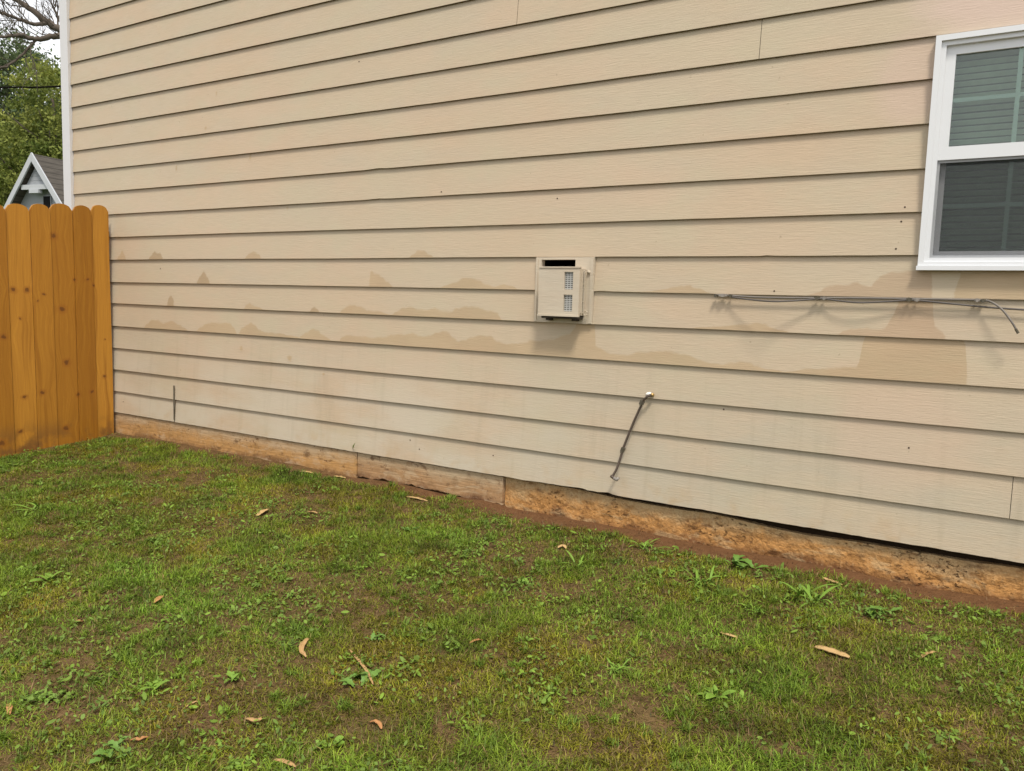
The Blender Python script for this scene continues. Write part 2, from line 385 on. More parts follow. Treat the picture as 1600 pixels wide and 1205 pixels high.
# brushed touch-up paint, traced along the laps: a film of paint 0.5 mm thick on each board
def paint_patch(k, prof, mat, full=False):
    pts = []
    for px, py in prof:
        p = on_wall(px, py, .006); pts.append((p.x, p.z))
    pts.sort()
    x0, x1 = pts[0][0], pts[-1][0]; n = max(4, int((x1-x0)/.008))
    PX = [p[0] for p in pts]; PZ = [p[1] for p in pts]
    bm = bmesh.new(); rows = []; cl_ = bm.verts.layers.float_color.new('cov'); s_ = random.uniform(.8, 1.0)
    for j in range(n+1):
        x = x0+(x1-x0)*j/n; ed = min(1, min(j, n-j)/2)
        i = max(0, min(len(PX)-2, int(np.searchsorted(PX, x))-1))
        t = (x-PX[i])/max(1e-6, PX[i+1]-PX[i]); t = max(0, min(1, t)); ts = t*t*(3-2*t) if PX[i+1]-PX[i] > .02 else t
        zt = PZ[i]+(PZ[i+1]-PZ[i])*ts+.004*nz(x*14, k*5)+.0022*nz(x*60, k*5)
        zb = edge_z(k, x)+.0026
        zt = min(max(zt, zb+.0006), ZK[k+1]-.001)
        col = []
        fe = min(.024, (zt-zb)*.55)
        for z, cv_ in ((zb, s_), (zb+(zt-fe-zb)*.5, s_), (zt-fe, .9*s_), (zt, 0 if zt < ZK[k+1]-.004 else s_)):
            v_ = bm.verts.new((x, lap_front(k, z)+edge_y(k, x)*(1-(z-zb)/(E_+.028))-.00045, z)); v_[cl_] = (cv_*ed, cv_*ed, cv_*ed, 1); col.append(v_)
        rows.append(col)
    for a, b in zip(rows, rows[1:]):
        for q in range(3): bm.faces.new((a[q], b[q], b[q+1], a[q+1]))
    from_bm('paint_patch', bm, mat, board_at(k, (x0+x1)/2))
def Z6(*l): return [(180+a/2.424, 360+b/2.424) for a, b in l]
def Z5(*l): return [(1090+a/3.137, 420+b/3.137) for a, b in l]
def Z3(*l): return [(800+a/4.822, 370+b/4.822) for a, b in l]
for k, pr, m in (
    (7, Z6((1112,106),(1128,90),(1150,70),(1170,72),(1190,88),(1218,106)), 0),
    (7, Z6((492,106),(508,84),(525,75),(545,84),(556,106)), 0),
    (7, Z6((128,108),(140,88),(150,74),(160,82),(172,80),(184,104)), 2),
    (7, Z6((8,110),(18,90),(27,70),(38,92),(44,108)), 0),
    (6, Z6((962,213),(966,148),(985,158),(1012,170),(1030,190),(1058,215)), 0),
    (6, Z6((1215,225),(1260,205),(1290,192),(1320,176),(1345,175),(1380,184),(1400,198),(1440,210),(1470,202),(1500,206),(1532,226)), 0),
    (6, Z6((310,195),(322,170),(335,150),(350,172),(362,196)), 2),
    (6, [(933,457),(955,455),(990,457),(1018,455),(1035,451),(1058,445),(1075,443),(1092,449),(1112,458)], 0),
    (6, Z5((540,125),(600,112),(625,84),(650,74),(720,70),(780,58),(815,74),(850,78),(880,44),(910,20),(950,8),(1030,0),(1080,-2),(1146,4),(1153,60),(1156,120)), 1),
    (6, Z5((1220,66),(1240,62),(1256,84),(1290,112),(1330,118),(1420,122),(1600,128)), 1) if False else (6, Z5((1250,130),(1268,84),(1262,50),(1290,10),(1400,8),(1600,10),(1700,12)), 0),
    (5, Z6((490,290),(498,278),(510,269),(522,280),(548,290),(562,298)), 0),
    (5, Z6((738,312),(746,292),(756,286),(768,296),(778,312)), 2),
    (5, Z6((850,318),(862,296),(880,280),(910,278),(940,286),(958,300),(1000,304),(1050,320),(1064,306),(1090,288),(1120,284),(1150,294),(1180,296),(1210,289),(1240,300),(1275,302),(1290,290),(1330,282),(1360,282),(1390,290),(1412,300),(1430,298),(1448,306),(1468,338)), 0),
    (5, Z6((198,264),(206,248),(212,242),(220,252),(226,266)), 2),
    (5, Z5((-60,296),(20,284),(90,282),(150,274),(200,266),(240,264),(285,254),(330,262),(360,278),(400,296),(450,306)), 0),
    (5, Z5((684,322),(720,300),(755,289),(800,286),(840,284),(890,288),(932,280),(944,236),(948,140),(1000,140),(1158,140),(1161,200),(1152,240),(1160,270),(1186,286),(1208,310),(1222,336)), 1),
    (4, Z6((108,374),(122,350),(140,334),(160,336),(182,346),(215,340),(245,352),(262,364),(280,380)), 0),
    (4, Z6((308,382),(325,362),(348,348),(372,344),(400,347),(432,345),(450,362),(464,386)), 0),
    (4, Z6((470,390),(480,366),(500,354),(515,345),(530,354),(545,372),(575,384),(622,386),(660,396),(700,402)), 0),
    (4, Z6((690,410),(728,380),(750,368),(768,374),(790,392),(818,414)), 0),
    (4, Z6((848,424),(860,402),(876,392),(930,396),(980,402),(1010,398),(1050,392),(1090,388),(1125,384),(1160,396),(1190,394),(1215,382),(1240,375),(1262,382),(1280,400),(1300,414),(1325,410),(1350,398),(1390,390),(1420,394),(1445,414),(1480,424),(1530,424),(1560,418),(1600,412))
        + Z3((60,790),(130,770),(300,760),(430,720),(470,680),(490,640),(560,640),(620,640),(624,700),(630,812),(670,826),(700,850),(760,872),(868,880))
        + [(1000,547),(1040,546),(1075,552),(1096,560)] + Z5((60,456),(120,464),(170,456),(215,444),(255,452),(290,466),(340,488),(430,504),(470,498),(540,486),(640,478),(780,472),(796,440),(806,390),(812,330),(900,330),(1310,330),(1316,400),(1322,470),(1327,560)), 0),
    (8, [(1048,352),(1060,346),(1080,344),(1095,346)], 0),
    ):
    paint_patch(k, pr, (M_PATCH, M_PATCH2, M_SMUDGE, M_GAPSHADE)[m])
def smudge(px, py, rx, rz, k, mat=M_SMUDGE):
    c = on_wall(px, py, .006); bm = bmesh.new(); cl_ = bm.verts.layers.float_color.new('cov'); n = 14; rx *= 1.3; rz *= 1.3
    cen = (c.x, lap_front(k, c.z)+edge_y(k, c.x)*.6-.0007, c.z); vs = []
    for i in range(n):
        a = 2*math.pi*i/n; s = 1+.25*nz(i*.9, px*.1)
        z = max(ZK[k]+.006, c.z+rz*s*math.sin(a)); vs.append(bm.verts.new((c.x+rx*s*math.cos(a), lap_front(k, z)+edge_y(k, c.x)*.6-.0007, z)))
    vc = bm.verts.new(cen); vc[cl_] = (.8, .8, .8, 1)
    for v_ in vs: v_[cl_] = (0, 0, 0, 1)
    for i in range(n): bm.faces.new((vs[i], vs[(i+1) % n], vc))
    from_bm('paint_smudge', bm, mat, board_at(k, c.x))
for px, py, rx, rz, k in ((377,545,.028,.03,3),(453,560,.04,.032,3),(390,243,.02,.045,10),(275,263,.018,.04,10),(338,146,.014,.03,13),(322,200,.018,.022,11),(505,585,.02,.016,3),(448,325,.016,.016,8)):
    kk = int(np.searchsorted(ZK, on_wall(px, py).z)-1)
    smudge(px, py, rx*.7, rz*.7, kk, M_PATCH)
# nail heads that show through the paint
bm = bmesh.new()
for px, py in ((1414,324),(1408,346),(1400,389),(870,310),(770,712),(655,702),(640,688),(192,628),(690,300),(560,96),(250,420),(1130,640),(1420,700),(1210,455)):
    p = on_wall(px, py, .004)
    kk = max(0, int(np.searchsorted(ZK, p.z)-1)); y = lap_front(kk, p.z)
    tube(bm, [(p.x, y+.004, p.z), (p.x, y-.0014, p.z)], .0042, 8)
tag(from_bm('nail_heads', bm, M_NAIL, house), kind='stuff')
# corner board, sheathing, roof
bm = bmesh.new(); box(bm, (-6.812, -.016, -.05), (-6.702, .012, 5.36)); box(bm, (-6.812, .012, -.05), (-6.787, .11, 5.36))
from_bm('corner_trim', bm, M_TRIM, house, bevel=.003)
bm = bmesh.new()
wx0, wx1, wz0, wz1 = WIN
for a, b in (((-6.785,.034,.02),(-2.185,.10,5.36)), ((-2.185,.034,.02),(-1.88,.10,.93)), ((-2.185,.034,1.25),(-1.88,.10,5.36)), ((-1.88,.034,.02),(wx0+.02,.10,5.36)),
             ((wx0+.02,.034,.02),(wx1-.02,.10,wz0+.01)), ((wx0+.02,.034,wz1-.01),(wx1-.02,.10,5.36)), ((wx1-.02,.034,.02),(4.6,.10,5.36)),
             ((-6.785,.10,-.2),(-6.70,9,5.36)), ((4.5,.10,-.2),(4.6,9,5.36)), ((-6.785,9,-.2),(4.6,9.1,5.36))):
    box(bm, a, b)
from_bm('wall_sheathing', bm, M_SIDE, house)
bm = bmesh.new()
for s in (0, 1):
    y0, y1 = (-.35, 4.55) if s == 0 else (9.45, 4.55)
    v = [bm.verts.new(c) for c in ((-7.1,y0,5.30),(4.9,y0,5.30),(4.9,y1,8.0),(-7.1,y1,8.0),(-7.1,y0,5.45),(4.9,y0,5.45),(4.9,y1,8.15),(-7.1,y1,8.15))]
    for f in ((0,3,2,1),(4,5,6,7),(0,1,5,4),(1,2,6,5),(2,3,7,6),(3,0,4,7)): bm.faces.new([v[i] for i in f])
M_SHINGLE = None
n = NT('grey_shingle', .9, .15); P = n.pos; x, y, z = n.sep(P)
row = n.m_('FRACT', n.m_('ADD', n.m_('MULTIPLY', z, 4.2), n.m_('MULTIPLY', n.noise(P, 3, 2), .12)))
c = n.mix(n.noise(P, 1, 3, .6, 0, sc3=(2.2, 2.2, 14)), (.04, .036, .032), (.135, .118, .10))
c = n.mix(n.ramp(row, .0, .25, .8, 0), c, (.022, .02, .017)); n.color(c); n.bump(row, .5, .03)
M_SHINGLE = n.m
from_bm('roof', bm, M_SHINGLE, house)
# foundation and the skirt boards at its left end
def strip(name, x0, x1, ztop, yfun, mat, zbot=-.30, bot=None, h=12):
    n = max(3, int((x1-x0)/.02)); bm = bmesh.new(); rows = []; zt_ = ztop
    for j in range(n+1):
        x = x0+(x1-x0)*j/n; zb = bot(x) if bot else zbot; ztop = zt_(x) if callable(zt_) else zt_; r = []
        for q in range(h+1):
            z = zb+(ztop-zb)*q/h; r.append(bm.verts.new((x, yfun(x, z), z)))
        r.append(bm.verts.new((x, .095, ztop))); r.append(bm.verts.new((x, .095, zb)))
        rows.append(r)
    m = h+3
    for a, b in zip(rows, rows[1:]):
        for q in range(m): bm.faces.new((a[q], b[q], b[(q+1) % m], a[(q+1) % m]))
    bm.faces.new(rows[0]); bm.faces.new(rows[-1][::-1])
    return from_bm(name, bm, mat, house)
def found_y(x, z):
    rough = .010*nz(x*6, z*9)+.006*nz(x*19, z*24, 3)+.003*nz(x*50, z*60, 5)
    flake = max(0, nz(x*3.2, z*5, 9))*.018*(1 if x > -.9 else .4)
    return .034+rough+flake-.05*max(0, (-.135-z))*(.6+nz(x*5, 1))
def ftop(x): return -.006-.040*max(0, min(1, (x+2.1)/1.2))*(.75+.5*nz(x*2.2, 6))
strip('foundation', -2.376, WX1, ftop, found_y, M_FOUND)
bm = bmesh.new(); box(bm, (-2.38, .068, -.06), (WX1, .12, .018)); from_bm('gap_shade_strip', bm, M_GAPSHADE, house)  # added dark strip behind the siding gap, shade put into its colour
sk = lambda x, z: .012+.0015*nz(x*3, z*12)+.002*max(0, nz(x*9, z*50))
strip('skirt_board', WX0, -3.506, -.0035, sk, M_SKIRT, bot=lambda x: -.215+.01*nz(x*4, 2))
def rag(x): return -.135-.02*(1 if x < -2.75 else 1.6)+.016*nz(x*9, 3)+.01*nz(x*30, 8)
strip('skirt_board', -3.500, -2.382, -.0035, lambda x, z: sk(x, z)+.004, M_SKIRT2, bot=rag)
strip('foundation', -6.7, -2.378, -.10, lambda x, z: .045+.006*nz(x*9, z*20), M_FOUND)

# ------------------------------------------------------------------ window of the house
def ring(bm, x0, x1, z0, z1, w, y0, y1):
    box(bm, (x0, y0, z0), (x0+w, y1, z1)); box(bm, (x1-w, y0, z0), (x1, y1, z1))
    box(bm, (x0+w, y0, z0), (x1-w, y1, z0+w)); box(bm, (x0+w, y0, z1-w), (x1-w, y1, z1))
bm = bmesh.new(); ring(bm, wx0, wx1, wz0, wz1, .022, -.024, .11)
ring(bm, wx0+.022, wx1-.022, wz0+.022, wz1-.022, .018, -.012, .11)
win = from_bm('window', bm, M_VINYL, house, bevel=.0025, seg=2); win['label'] = 'white vinyl double-hung window with blinds behind the glass'
bm = bmesh.new(); box(bm, (wx0-.004, -.034, wz0-.012), (wx1+.004, -.001, wz0+.006)); from_bm('sill', bm, M_VINYL, win, bevel=.003)
gx0, gx1 = wx0+.04, wx1-.04; zr0, zr1 = 1.634, 1.688
def sash(z0, z1, y0, y1, w, zb=None):
    bm = bmesh.new(); box(bm, (gx0, y0, z0), (gx0+w, y1, z1)); box(bm, (gx1-w, y0, z0), (gx1, y1, z1))
    box(bm, (gx0+w, y0, z0), (gx1-w, y1, z0+(zb or w))); box(bm, (gx0+w, y0, z1-w), (gx1-w, y1, z1))
    return from_bm('sash', bm, M_VINYL, win, bevel=.003, seg=2)
sash(zr0, wz1-.040, .004, .034, .036, .053)
sash(wz0+.040, zr0+.028, .040, .068, .030)
def glass(name, tint, refl=1.0):
    m = bpy.data.materials.new(name); m.use_nodes = True; t = m.node_tree; t.nodes.clear()
    o = t.nodes.new('ShaderNodeOutputMaterial'); a = t.nodes.new('ShaderNodeBsdfTransparent'); a.inputs[0].default_value = tint+(1,)
    g = t.nodes.new('ShaderNodeBsdfGlossy'); g.inputs['Roughness'].default_value = .02
    f = t.nodes.new('ShaderNodeFresnel'); f.inputs[0].default_value = 1.52; mm = t.nodes.new('ShaderNodeMath'); mm.operation = 'MULTIPLY'; mm.inputs[1].default_value = refl
    x = t.nodes.new('ShaderNodeMixShader'); t.links.new(f.outputs[0], mm.inputs[0]); t.links.new(mm.outputs[0], x.inputs[0]); t.links.new(a.outputs[0], x.inputs[1]); t.links.new(g.outputs[0], x.inputs[2]); t.links.new(x.outputs[0], o.inputs[0])
    return m
M_GLASS = glass('tinted_glass', (.86, .95, .89), 1.7)
def screen_mat():
    m = bpy.data.materials.new('insect_screen_mesh'); m.use_nodes = True; t = m.node_tree; t.nodes.clear()
    o = t.nodes.new('ShaderNodeOutputMaterial'); a = t.nodes.new('ShaderNodeBsdfTransparent'); d = t.nodes.new('ShaderNodeBsdfDiffuse'); d.inputs[0].default_value = (.055, .058, .060, 1)
    x = t.nodes.new('ShaderNodeMixShader'); x.inputs[0].default_value = .30; t.links.new(a.outputs[0], x.inputs[1]); t.links.new(d.outputs[0], x.inputs[2]); t.links.new(x.outputs[0], o.inputs[0])
    return m
def pane(name, x0, x1, z0, z1, y, mat, th=.003):
    bm = bmesh.new(); box(bm, (x0, y, z0), (x1, y+th, z1)); return from_bm(name, bm, mat, win)
pane('pane', gx0+.03, gx1-.03, zr1-.006, wz1-.07, .016, M_GLASS)
pane('pane', gx0+.026, gx1-.026, wz0+.062, zr0+.004, .050, M_GLASS)
bm = bmesh.new(); box(bm, (gx0+.001, .016, wz0+.042), (gx1-.001, .0165, zr0-.002)); from_bm('insect_screen', bm, screen_mat(), win)
bm = bmesh.new(); ring(bm, gx0, gx1, wz0+.041, zr0-.001, .010, .012, .022); from_bm('screen_frame', bm, plain('grey_screen_frame', (.30,.31,.32), .5), win)
for (z0, z1, y, zm) in ((zr1, wz1-.076, .0215, 1.876), (wz0+.066, zr0, .0545, 1.452)):
    for xm in (-.030, .200):
        bm = bmesh.new(); box(bm, (xm-.008, y, z0), (xm+.008, y+.005, z1)); from_bm('muntin', bm, M_VINYL, win)
    bm = bmesh.new(); box(bm, (gx0+.03, y+.0054, zm-.008), (gx1-.03, y+.0104, zm+.008)); from_bm('muntin', bm, M_VINYL, win)
bm = bmesh.new(); z = wz0+.05
while z < wz1-.05:
    M = Matrix.Translation((0, .105, z)) @ Matrix.Rotation(R_(-38+9*nz(z*9, 0)), 4, 'X')
    box(bm, (gx0+.006, -.0125, -.0006), (gx1-.006, .0125, .0006), 0, M); z += .0265
tag(from_bm('blind_slats', bm, plain('ivory_blind', (.80, .79, .74), .5), win), kind='stuff')
bm = bmesh.new()
box(bm, (gx0-.2, .9, .8), (gx1+.2, .92, 2.4)); box(bm, (gx0-.22, .10, .8), (gx0-.2, .92, 2.4)); box(bm, (gx1+.2, .10, .8), (gx1+.22, .92, 2.4)); box(bm, (gx0-.2, .10, .78), (gx1+.2, .9, .8)); box(bm, (gx0-.2, .10, 2.4), (gx1+.2, .9, 2.42))
from_bm('room_lining', bm, plain('dim_room_wall', (.30, .29, .27), .8), house)

# ------------------------------------------------------------------ air conditioner in its sleeve
ac = empty('air_conditioner', (-2.02, 0, .893), 'small tan box air conditioner set through the lap siding', 'air conditioner')
PZ0, PZ1 = ZK[5]+.001, ZK[7]-.0005
by = -.088; bx0, bx1 = on_wall(841.8, 450, by).x, on_wall(905.0, 450, by).x; bz1, bz0 = on_wall(875, 417.5, by).z, on_wall(872, 493.2, by).z
ox0, ox1, oz1 = on_wall(847, 410).x, on_wall(900, 410).x, on_wall(873, 405.9).z; oz0 = bz1-.05
bm = bmesh.new()
for a, b in (((AX0,-.006,PZ0),(ox0,.03,PZ1)), ((ox1,-.006,PZ0),(AX1,.03,PZ1)), ((ox0,-.006,PZ0),(ox1,.03,oz0)), ((ox0,-.006,oz1),(ox1,.03,PZ1))): box(bm, a, b)
from_bm('mounting_plate', bm, M_ACPAINT, ac)
bm = bmesh.new(); box(bm, (AX1-.020, -.0105, PZ0+.004), (AX1-.003, -.0061, PZ1-.004)); from_bm('plate_edge', bm, M_ACPAINT, ac, bevel=.0015)
bm = bmesh.new(); box(bm, (AX0+.002, -.0105, PZ0+.004), (AX0+.014, -.0061, PZ1-.004)); from_bm('plate_edge', bm, M_ACPAINT, ac, bevel=.0015)
bm = bmesh.new()
for a, b in (((ox0-.004,.032,oz0-.01),(ox0,.40,oz1+.01)), ((ox1,.032,oz0-.01),(ox1+.004,.40,oz1+.01)), ((ox0-.004,.40,oz0-.01),(ox1+.004,.41,oz1+.01)), ((ox0,.032,oz1+.006),(ox1,.40,oz1+.01)), ((ox0,.032,oz0-.01),(ox1,.40,oz0-.006))): box(bm, a, b)
from_bm('sleeve', bm, M_DARK, ac)
bm = bmesh.new(); box(bm, (bx0+.005, by+.0165, bz0+.004), (bx1-.005, -.0062, bz1-.006)); from_bm('casing', bm, M_ACPAINT, ac, bevel=.003, seg=2)
u0, u1 = on_wall(881.5,440,by).x, on_wall(895.2,440,by).x
a1, a0 = on_wall(888,425,by).z, on_wall(888,452.3,by).z
b1, b0 = on_wall(887,460.8,by).z, on_wall(887,486.7,by).z
bm = bmesh.new(); yb = by+.016
for a, b in (((bx0,by,bz0),(u0,yb,bz1)), ((u1,by,bz0),(bx1,yb,bz1)), ((u0,by,a1),(u1,yb,bz1)), ((u0,by,b1),(u1,yb,a0)), ((u0,by,bz0),(u1,yb,b0))): box(bm, a, b)
bmesh.ops.remove_doubles(bm, verts=bm.verts, dist=1e-5)
from_bm('front_panel', bm, M_ACPAINT, ac)
bm = bmesh.new(); box(bm, (bx0-.002, by-.004, bz1-.004), (bx1+.002, by+.014, bz1+.003)); from_bm('panel_rim', bm, M_ACPAINT, ac, bevel=.0015)
bm = bmesh.new(); box(bm, (bx0-.002, by-.004, bz0-.004), (bx1+.002, by+.012, bz0+.004)); from_bm('panel_rim', bm, M_ACPAINT, ac, bevel=.0015)
for z0, z1 in ((a0, a1), (b0, b1)):
    bm = bmesh.new(); box(bm, (u0+.0005, yb-.0012, z0+.0005), (u1-.0005, yb-.0004, z1-.0005)); from_bm('grille_back', bm, M_SHEATH, ac); bm = bmesh.new()
    nb = 9
    for i in range(nb):
        z = z0+(z1-z0)*(i+.5)/nb; box(bm, (u0, by+.009, z-.0028), (u1, by+.014, z+.0028))
    for i in range(1, 3):
        x = u0+(u1-u0)*i/3; box(bm, (x-.0018, by+.0065, z0), (x+.0018, by+.0088, z1))
    from_bm('grille', bm, M_FIN, ac)
sx = bx1-.0048
bm = bmesh.new(); box(bm, (sx+.0005, -.0595, .955), (sx+.002, -.0305, 1.168)); from_bm('louvre_gap', bm, M_DARK, ac)
for i in range(2):
    z = 1.01+i*.09; bm = bmesh.new(); box(bm, (sx, -.0595, z), (sx+.006, -.0305, z+.004)); from_bm('louvre_slat', bm, M_ACPAINT, ac)
for y_ in (-.060, -.0365):
    bm = bmesh.new(); box(bm, (sx, y_, .950), (sx+.009, y_+.0065, 1.172)); from_bm('louvre_rail', bm, M_ACPAINT, ac, bevel=.001)
bm = bmesh.new(); tube(bm, [(bx1+.013+.011*math.cos(a*.5), -.03, .951+.012*math.sin(a*.5)) for a in range(13)], .003, 6); from_bm('latch_ring', bm, M_ACPAINT, ac, True)
bm = bmesh.new(); tube(bm, [(bx1+.014,-.016,1.166),(bx1+.014,-.0055,1.166)], .009, 10); from_bm('knob', bm, M_ACPAINT, ac, True)
bm = bmesh.new(); box(bm, (bx0+.012, -.070, bz0-.016), (bx1-.012, -.0063, bz0+.003)); from_bm('bracket', bm, M_SHEATH, ac, bevel=.002)
for x_ in (bx0+.03, bx1-.055):
    bm = bmesh.new(); box(bm, (x_, -.055, bz0-.027), (x_+.02, -.0063, bz0-.0165)); from_bm('bracket_foot', bm, M_SHEATH, ac, bevel=.002)

# ------------------------------------------------------------------ cables
cab = empty('wall_cable', on_wall(1128, 462), 'pair of slack grey cables clipped along the wall below the window', 'cable')
def wp(px, py, y): 
    p = on_wall(px, py, y); return p
bm = bmesh.new(); tube(bm, smooth_path([wp(1117,461,-.012), wp(1142,462,-.014), wp(1180,464.5,-.012), wp(1230,465.5,-.012), wp(1284,465.5,-.012), wp(1350,466,-.012), wp(1425,467,-.012), wp(1480,468,-.012), wp(1532,469,-.014), wp(1549,472,-.03), wp(1566,484,-.045), wp(1580,502,-.055), wp(1589,517,-.05)]), .0044, 8)
from_bm('strand', bm, M_CABLE2, cab, True)
bm = bmesh.new(); tube(bm, smooth_path([wp(1142,464,-.016), wp(1170,468,-.05), wp(1205,471,-.085), wp(1240,470,-.05), wp(1284,467,-.018), wp(1310,470,-.03), wp(1345,473,-.035), wp(1390,471,-.025), wp(1425,469,-.018), wp(1470,473,-.018), wp(1510,477,-.014), wp(1548,480.5,-.010), wp(1600,484,-.010), wp(1680,489,-.010), wp(1760,494,-.008)]), .0040, 8)
from_bm('strand', bm, M_CABLE, cab, True)
bm = bmesh.new(); tube(bm, [wp(1587,514,-.052), wp(1591,521,-.05)], .0055, 8); from_bm('cable_plug', bm, M_CLIPD, cab)
def clip(px, py, w, h, y, mat, parent, rot=0):
    p = on_wall(px, py, y); bm = bmesh.new()
    M = Matrix.Translation(p) @ Matrix.Rotation(rot, 4, 'Y')
    box(bm, (-w, -.009, -h), (w, .009, h), 0, M); box(bm, (-w*.45, -.013, -h*1.5), (w*.45, -.0092, h*1.25), 0, M); box(bm, (-w*.3, .0092, -h*.5), (w*.3, -y, h*.5), 0, M)
    return from_bm('clip', bm, mat, parent, bevel=.0015)
for px, py, w, m in ((1119,462,.010,M_CLIPD),(1130,461.5,.024,M_CLIP),(1142,462,.009,M_CLIPD),(1277,466,.016,M_CLIPD),(1288,466,.010,M_CLIP),(1421,468,.014,M_CLIPD),(1433,468.5,.012,M_CLIP),(1527,469,.011,M_CLIP),(1536,470,.011,M_CLIPD)):
    clip(px, py, w*.8, .0055, -.014, m, cab)
dc = empty('conduit_cable', on_wall(985, 680), 'short dark brown cable running diagonally down the siding from a caulked hole', 'cable')
bm = bmesh.new(); tube(bm, smooth_path([wp(1019,617,.012), wp(1016,617.5,-.02), wp(1011,620,-.03), wp(1005,626,-.026), wp(1003,631,-.02), wp(990,660,-.018), wp(977,692,-.02), wp(973,703,-.022), wp(968,720,-.03), wp(963,734,-.038), wp(956,746,-.045)]), .0062, 10)
from_bm('strand', bm, M_CONDUIT, dc, True)
bm = bmesh.new()
bmesh.ops.create_icosphere(bm, subdivisions=3, radius=1.0)
c = on_wall(1014, 616.5, 0)
for v in bm.verts: v.co = Vector((c.x+v.co.x*.019*(1+.25*nz(v.co.x*2, v.co.z*2)), .004+v.co.y*.011, c.z+v.co.z*.012*(1+.3*nz(v.co.z*3, v.co.x*2, 4))))
from_bm('caulk', bm, M_CAULK, dc, True)
bm = bmesh.new(); tube(bm, [wp(1021,617,.01), wp(1018,617.3,-.016)], .009, 10); from_bm('grommet', bm, M_BRASS, dc, True)
for px, py, w, h in ((1003,629,.010,.011),(973,703,.009,.012)): clip(px, py, w, h, -.021, M_CLIPD, dc, R_(18))
bm = bmesh.new(); p = wp(958,746,-.046); tube(bm, [p+Vector((-.012, 0, .006)), p+Vector((.006, -.004, -.002))], .0085, 8); from_bm('connector', bm, M_CONDUIT, dc, True)
bm = bmesh.new(); tube(bm, [p+Vector((.006, -.004, -.002)), p+Vector((.024, -.006, -.008)), p+Vector((.033, -.004, .004))], .009, 8); from_bm('connector', bm, M_CLIP, dc, True)
# thin rod against the wall
bm = bmesh.new(); a = on_wall(271.8, 602.5, -.006); b = on_wall(272.3, 656, -.006)
tube(bm, [a, Vector((a.x-.001, -.007, (a.z+b.z)/2)), Vector((b.x, -.007, b.z))], .0055, 6)
tag(from_bm('metal_rod', bm, M_CLIPD), 'thin dark upright rod fixed to the lowest boards near the fence', 'rod')

# ------------------------------------------------------------------ fence
FX = -6.143
PY = [-.02, -.161, -.309, -.478, -.626, -.793]
TOPZ = [1.665, 1.645, 1.640, 1.618, 1.600, 1.585]
PK = []
y = -.02
for i in range(34):
    if i < 5: y0, y1 = PY[i]-.0018, PY[i+1]+.0018
    else: y0 = y-.003; y1 = y-.15
    PK.append((y0, y1)); y = y1 if i >= 5 else PY[i+1]
def fpt(zx, zy):
    px, py = zx/2.871, 300+zy/2.871
    v = ray(px, py); t = (FX-.0-CAM.x)/v.x; p = CAM+v*t; return p.y, p.z
for zx, zy, r in ((242,198,.020),(60,440,.019),(122,440,.018),(92,568,.010),(198,460,.011),(168,490,.008),(335,393,.012),(392,393,.014),(420,420,.009),(280,525,.024),(300,765,.021),(190,900,.017),(352,908,.014),(412,896,.016),(470,828,.013),(298,1060,.019),(5,1128,.024),(14,650,.018),(350,130,.004),(110,920,.016),(95,1075,.016),(472,662,.008)):
    a, b = fpt(zx, zy); KN.append((a, b, r*.9))
M_FENCE = fence_mat()
fence = empty('wooden_fence', (FX, -.4, ground_z(FX, -.4)), 'orange-stained wooden privacy fence with rounded picket tops meeting the house wall', 'fence')
for i, (y0, y1) in enumerate(PK):
    zt = TOPZ[i] if i < 6 else 1.585-.080*(-.87-y0)*-1*-1+random.uniform(-.012, .012) if y0 < -.9 else TOPZ[min(i, 5)]
    zt = TOPZ[i] if i < 6 else 1.57+.08*(y0+.9)+random.uniform(-.012, .012)
    zb = ground_z(FX, (y0+y1)/2)-.03
    w = (y0-y1)/2; yc = (y0+y1)/2; bm = bmesh.new()
    lean = .012+random.uniform(-.0015, .0015); dx = (.004 if i % 2 else -.003)+random.uniform(-.002, .002); cup = random.uniform(-.002, .003)
    prof = [(-w, zb), (-w, zt-.048)]
    for a in range(1, 8):
        t = a/8; prof.append((-w+2*w*t, zt-.048+.048*(math.sin(math.pi*t)**.45)))
    prof += [(w, zt-.048), (w, zb)]
    zs = [zb+(zt-.048-zb)*q/14 for q in range(15)]
    def X(zz, s): return FX+dx+cup*nz(zz*1.1, i*3.0)*2+s
    def Y(u, zz): return yc+u-lean*(zz-zb)/1.8+.0025*nz(zz*1.4, i*7.0)
    fr, bk = [], []
    edge = [(-w, z) for z in zs]+prof[2:-2]+[(w, z) for z in reversed(zs)]
    fv = [bm.verts.new((X(z, 0), Y(u, z), z)) for u, z in edge]; bv = [bm.verts.new((X(z, -.016), Y(u, z), z)) for u, z in edge]
    n_ = len(edge)
    for q in range(14):     # quad strips front and back
        bm.faces.new((fv[q], fv[q+1], fv[n_-2-q], fv[n_-1-q])); bm.faces.new((bv[n_-1-q], bv[n_-2-q], bv[q+1], bv[q]))
    bm.faces.new(fv[14:n_-14]); bm.faces.new(bv[14:n_-14][::-1])
    for q in range(n_): bm.faces.new((fv[q], bv[q], bv[(q+1) % n_], fv[(q+1) % n_]))
    from_bm('picket', bm, M_FENCE, fence, bevel=.0045)
for z in (.12, .75, 1.38):
    bm = bmesh.new(); v = [bm.verts.new((FX+sx_, yy, z+.08*yy+dz)) for yy in (-.02, -5.1) for sx_, dz in ((-.019,0),(-.057,0),(-.057,.089),(-.019,.089))]
    for q in range(4): bm.faces.new((v[q], v[(q+1) % 4], v[4+(q+1) % 4], v[4+q]))
    bm.faces.new(v[:4]); bm.faces.new(v[4:]); from_bm('rail', bm, M_FENCE, fence)
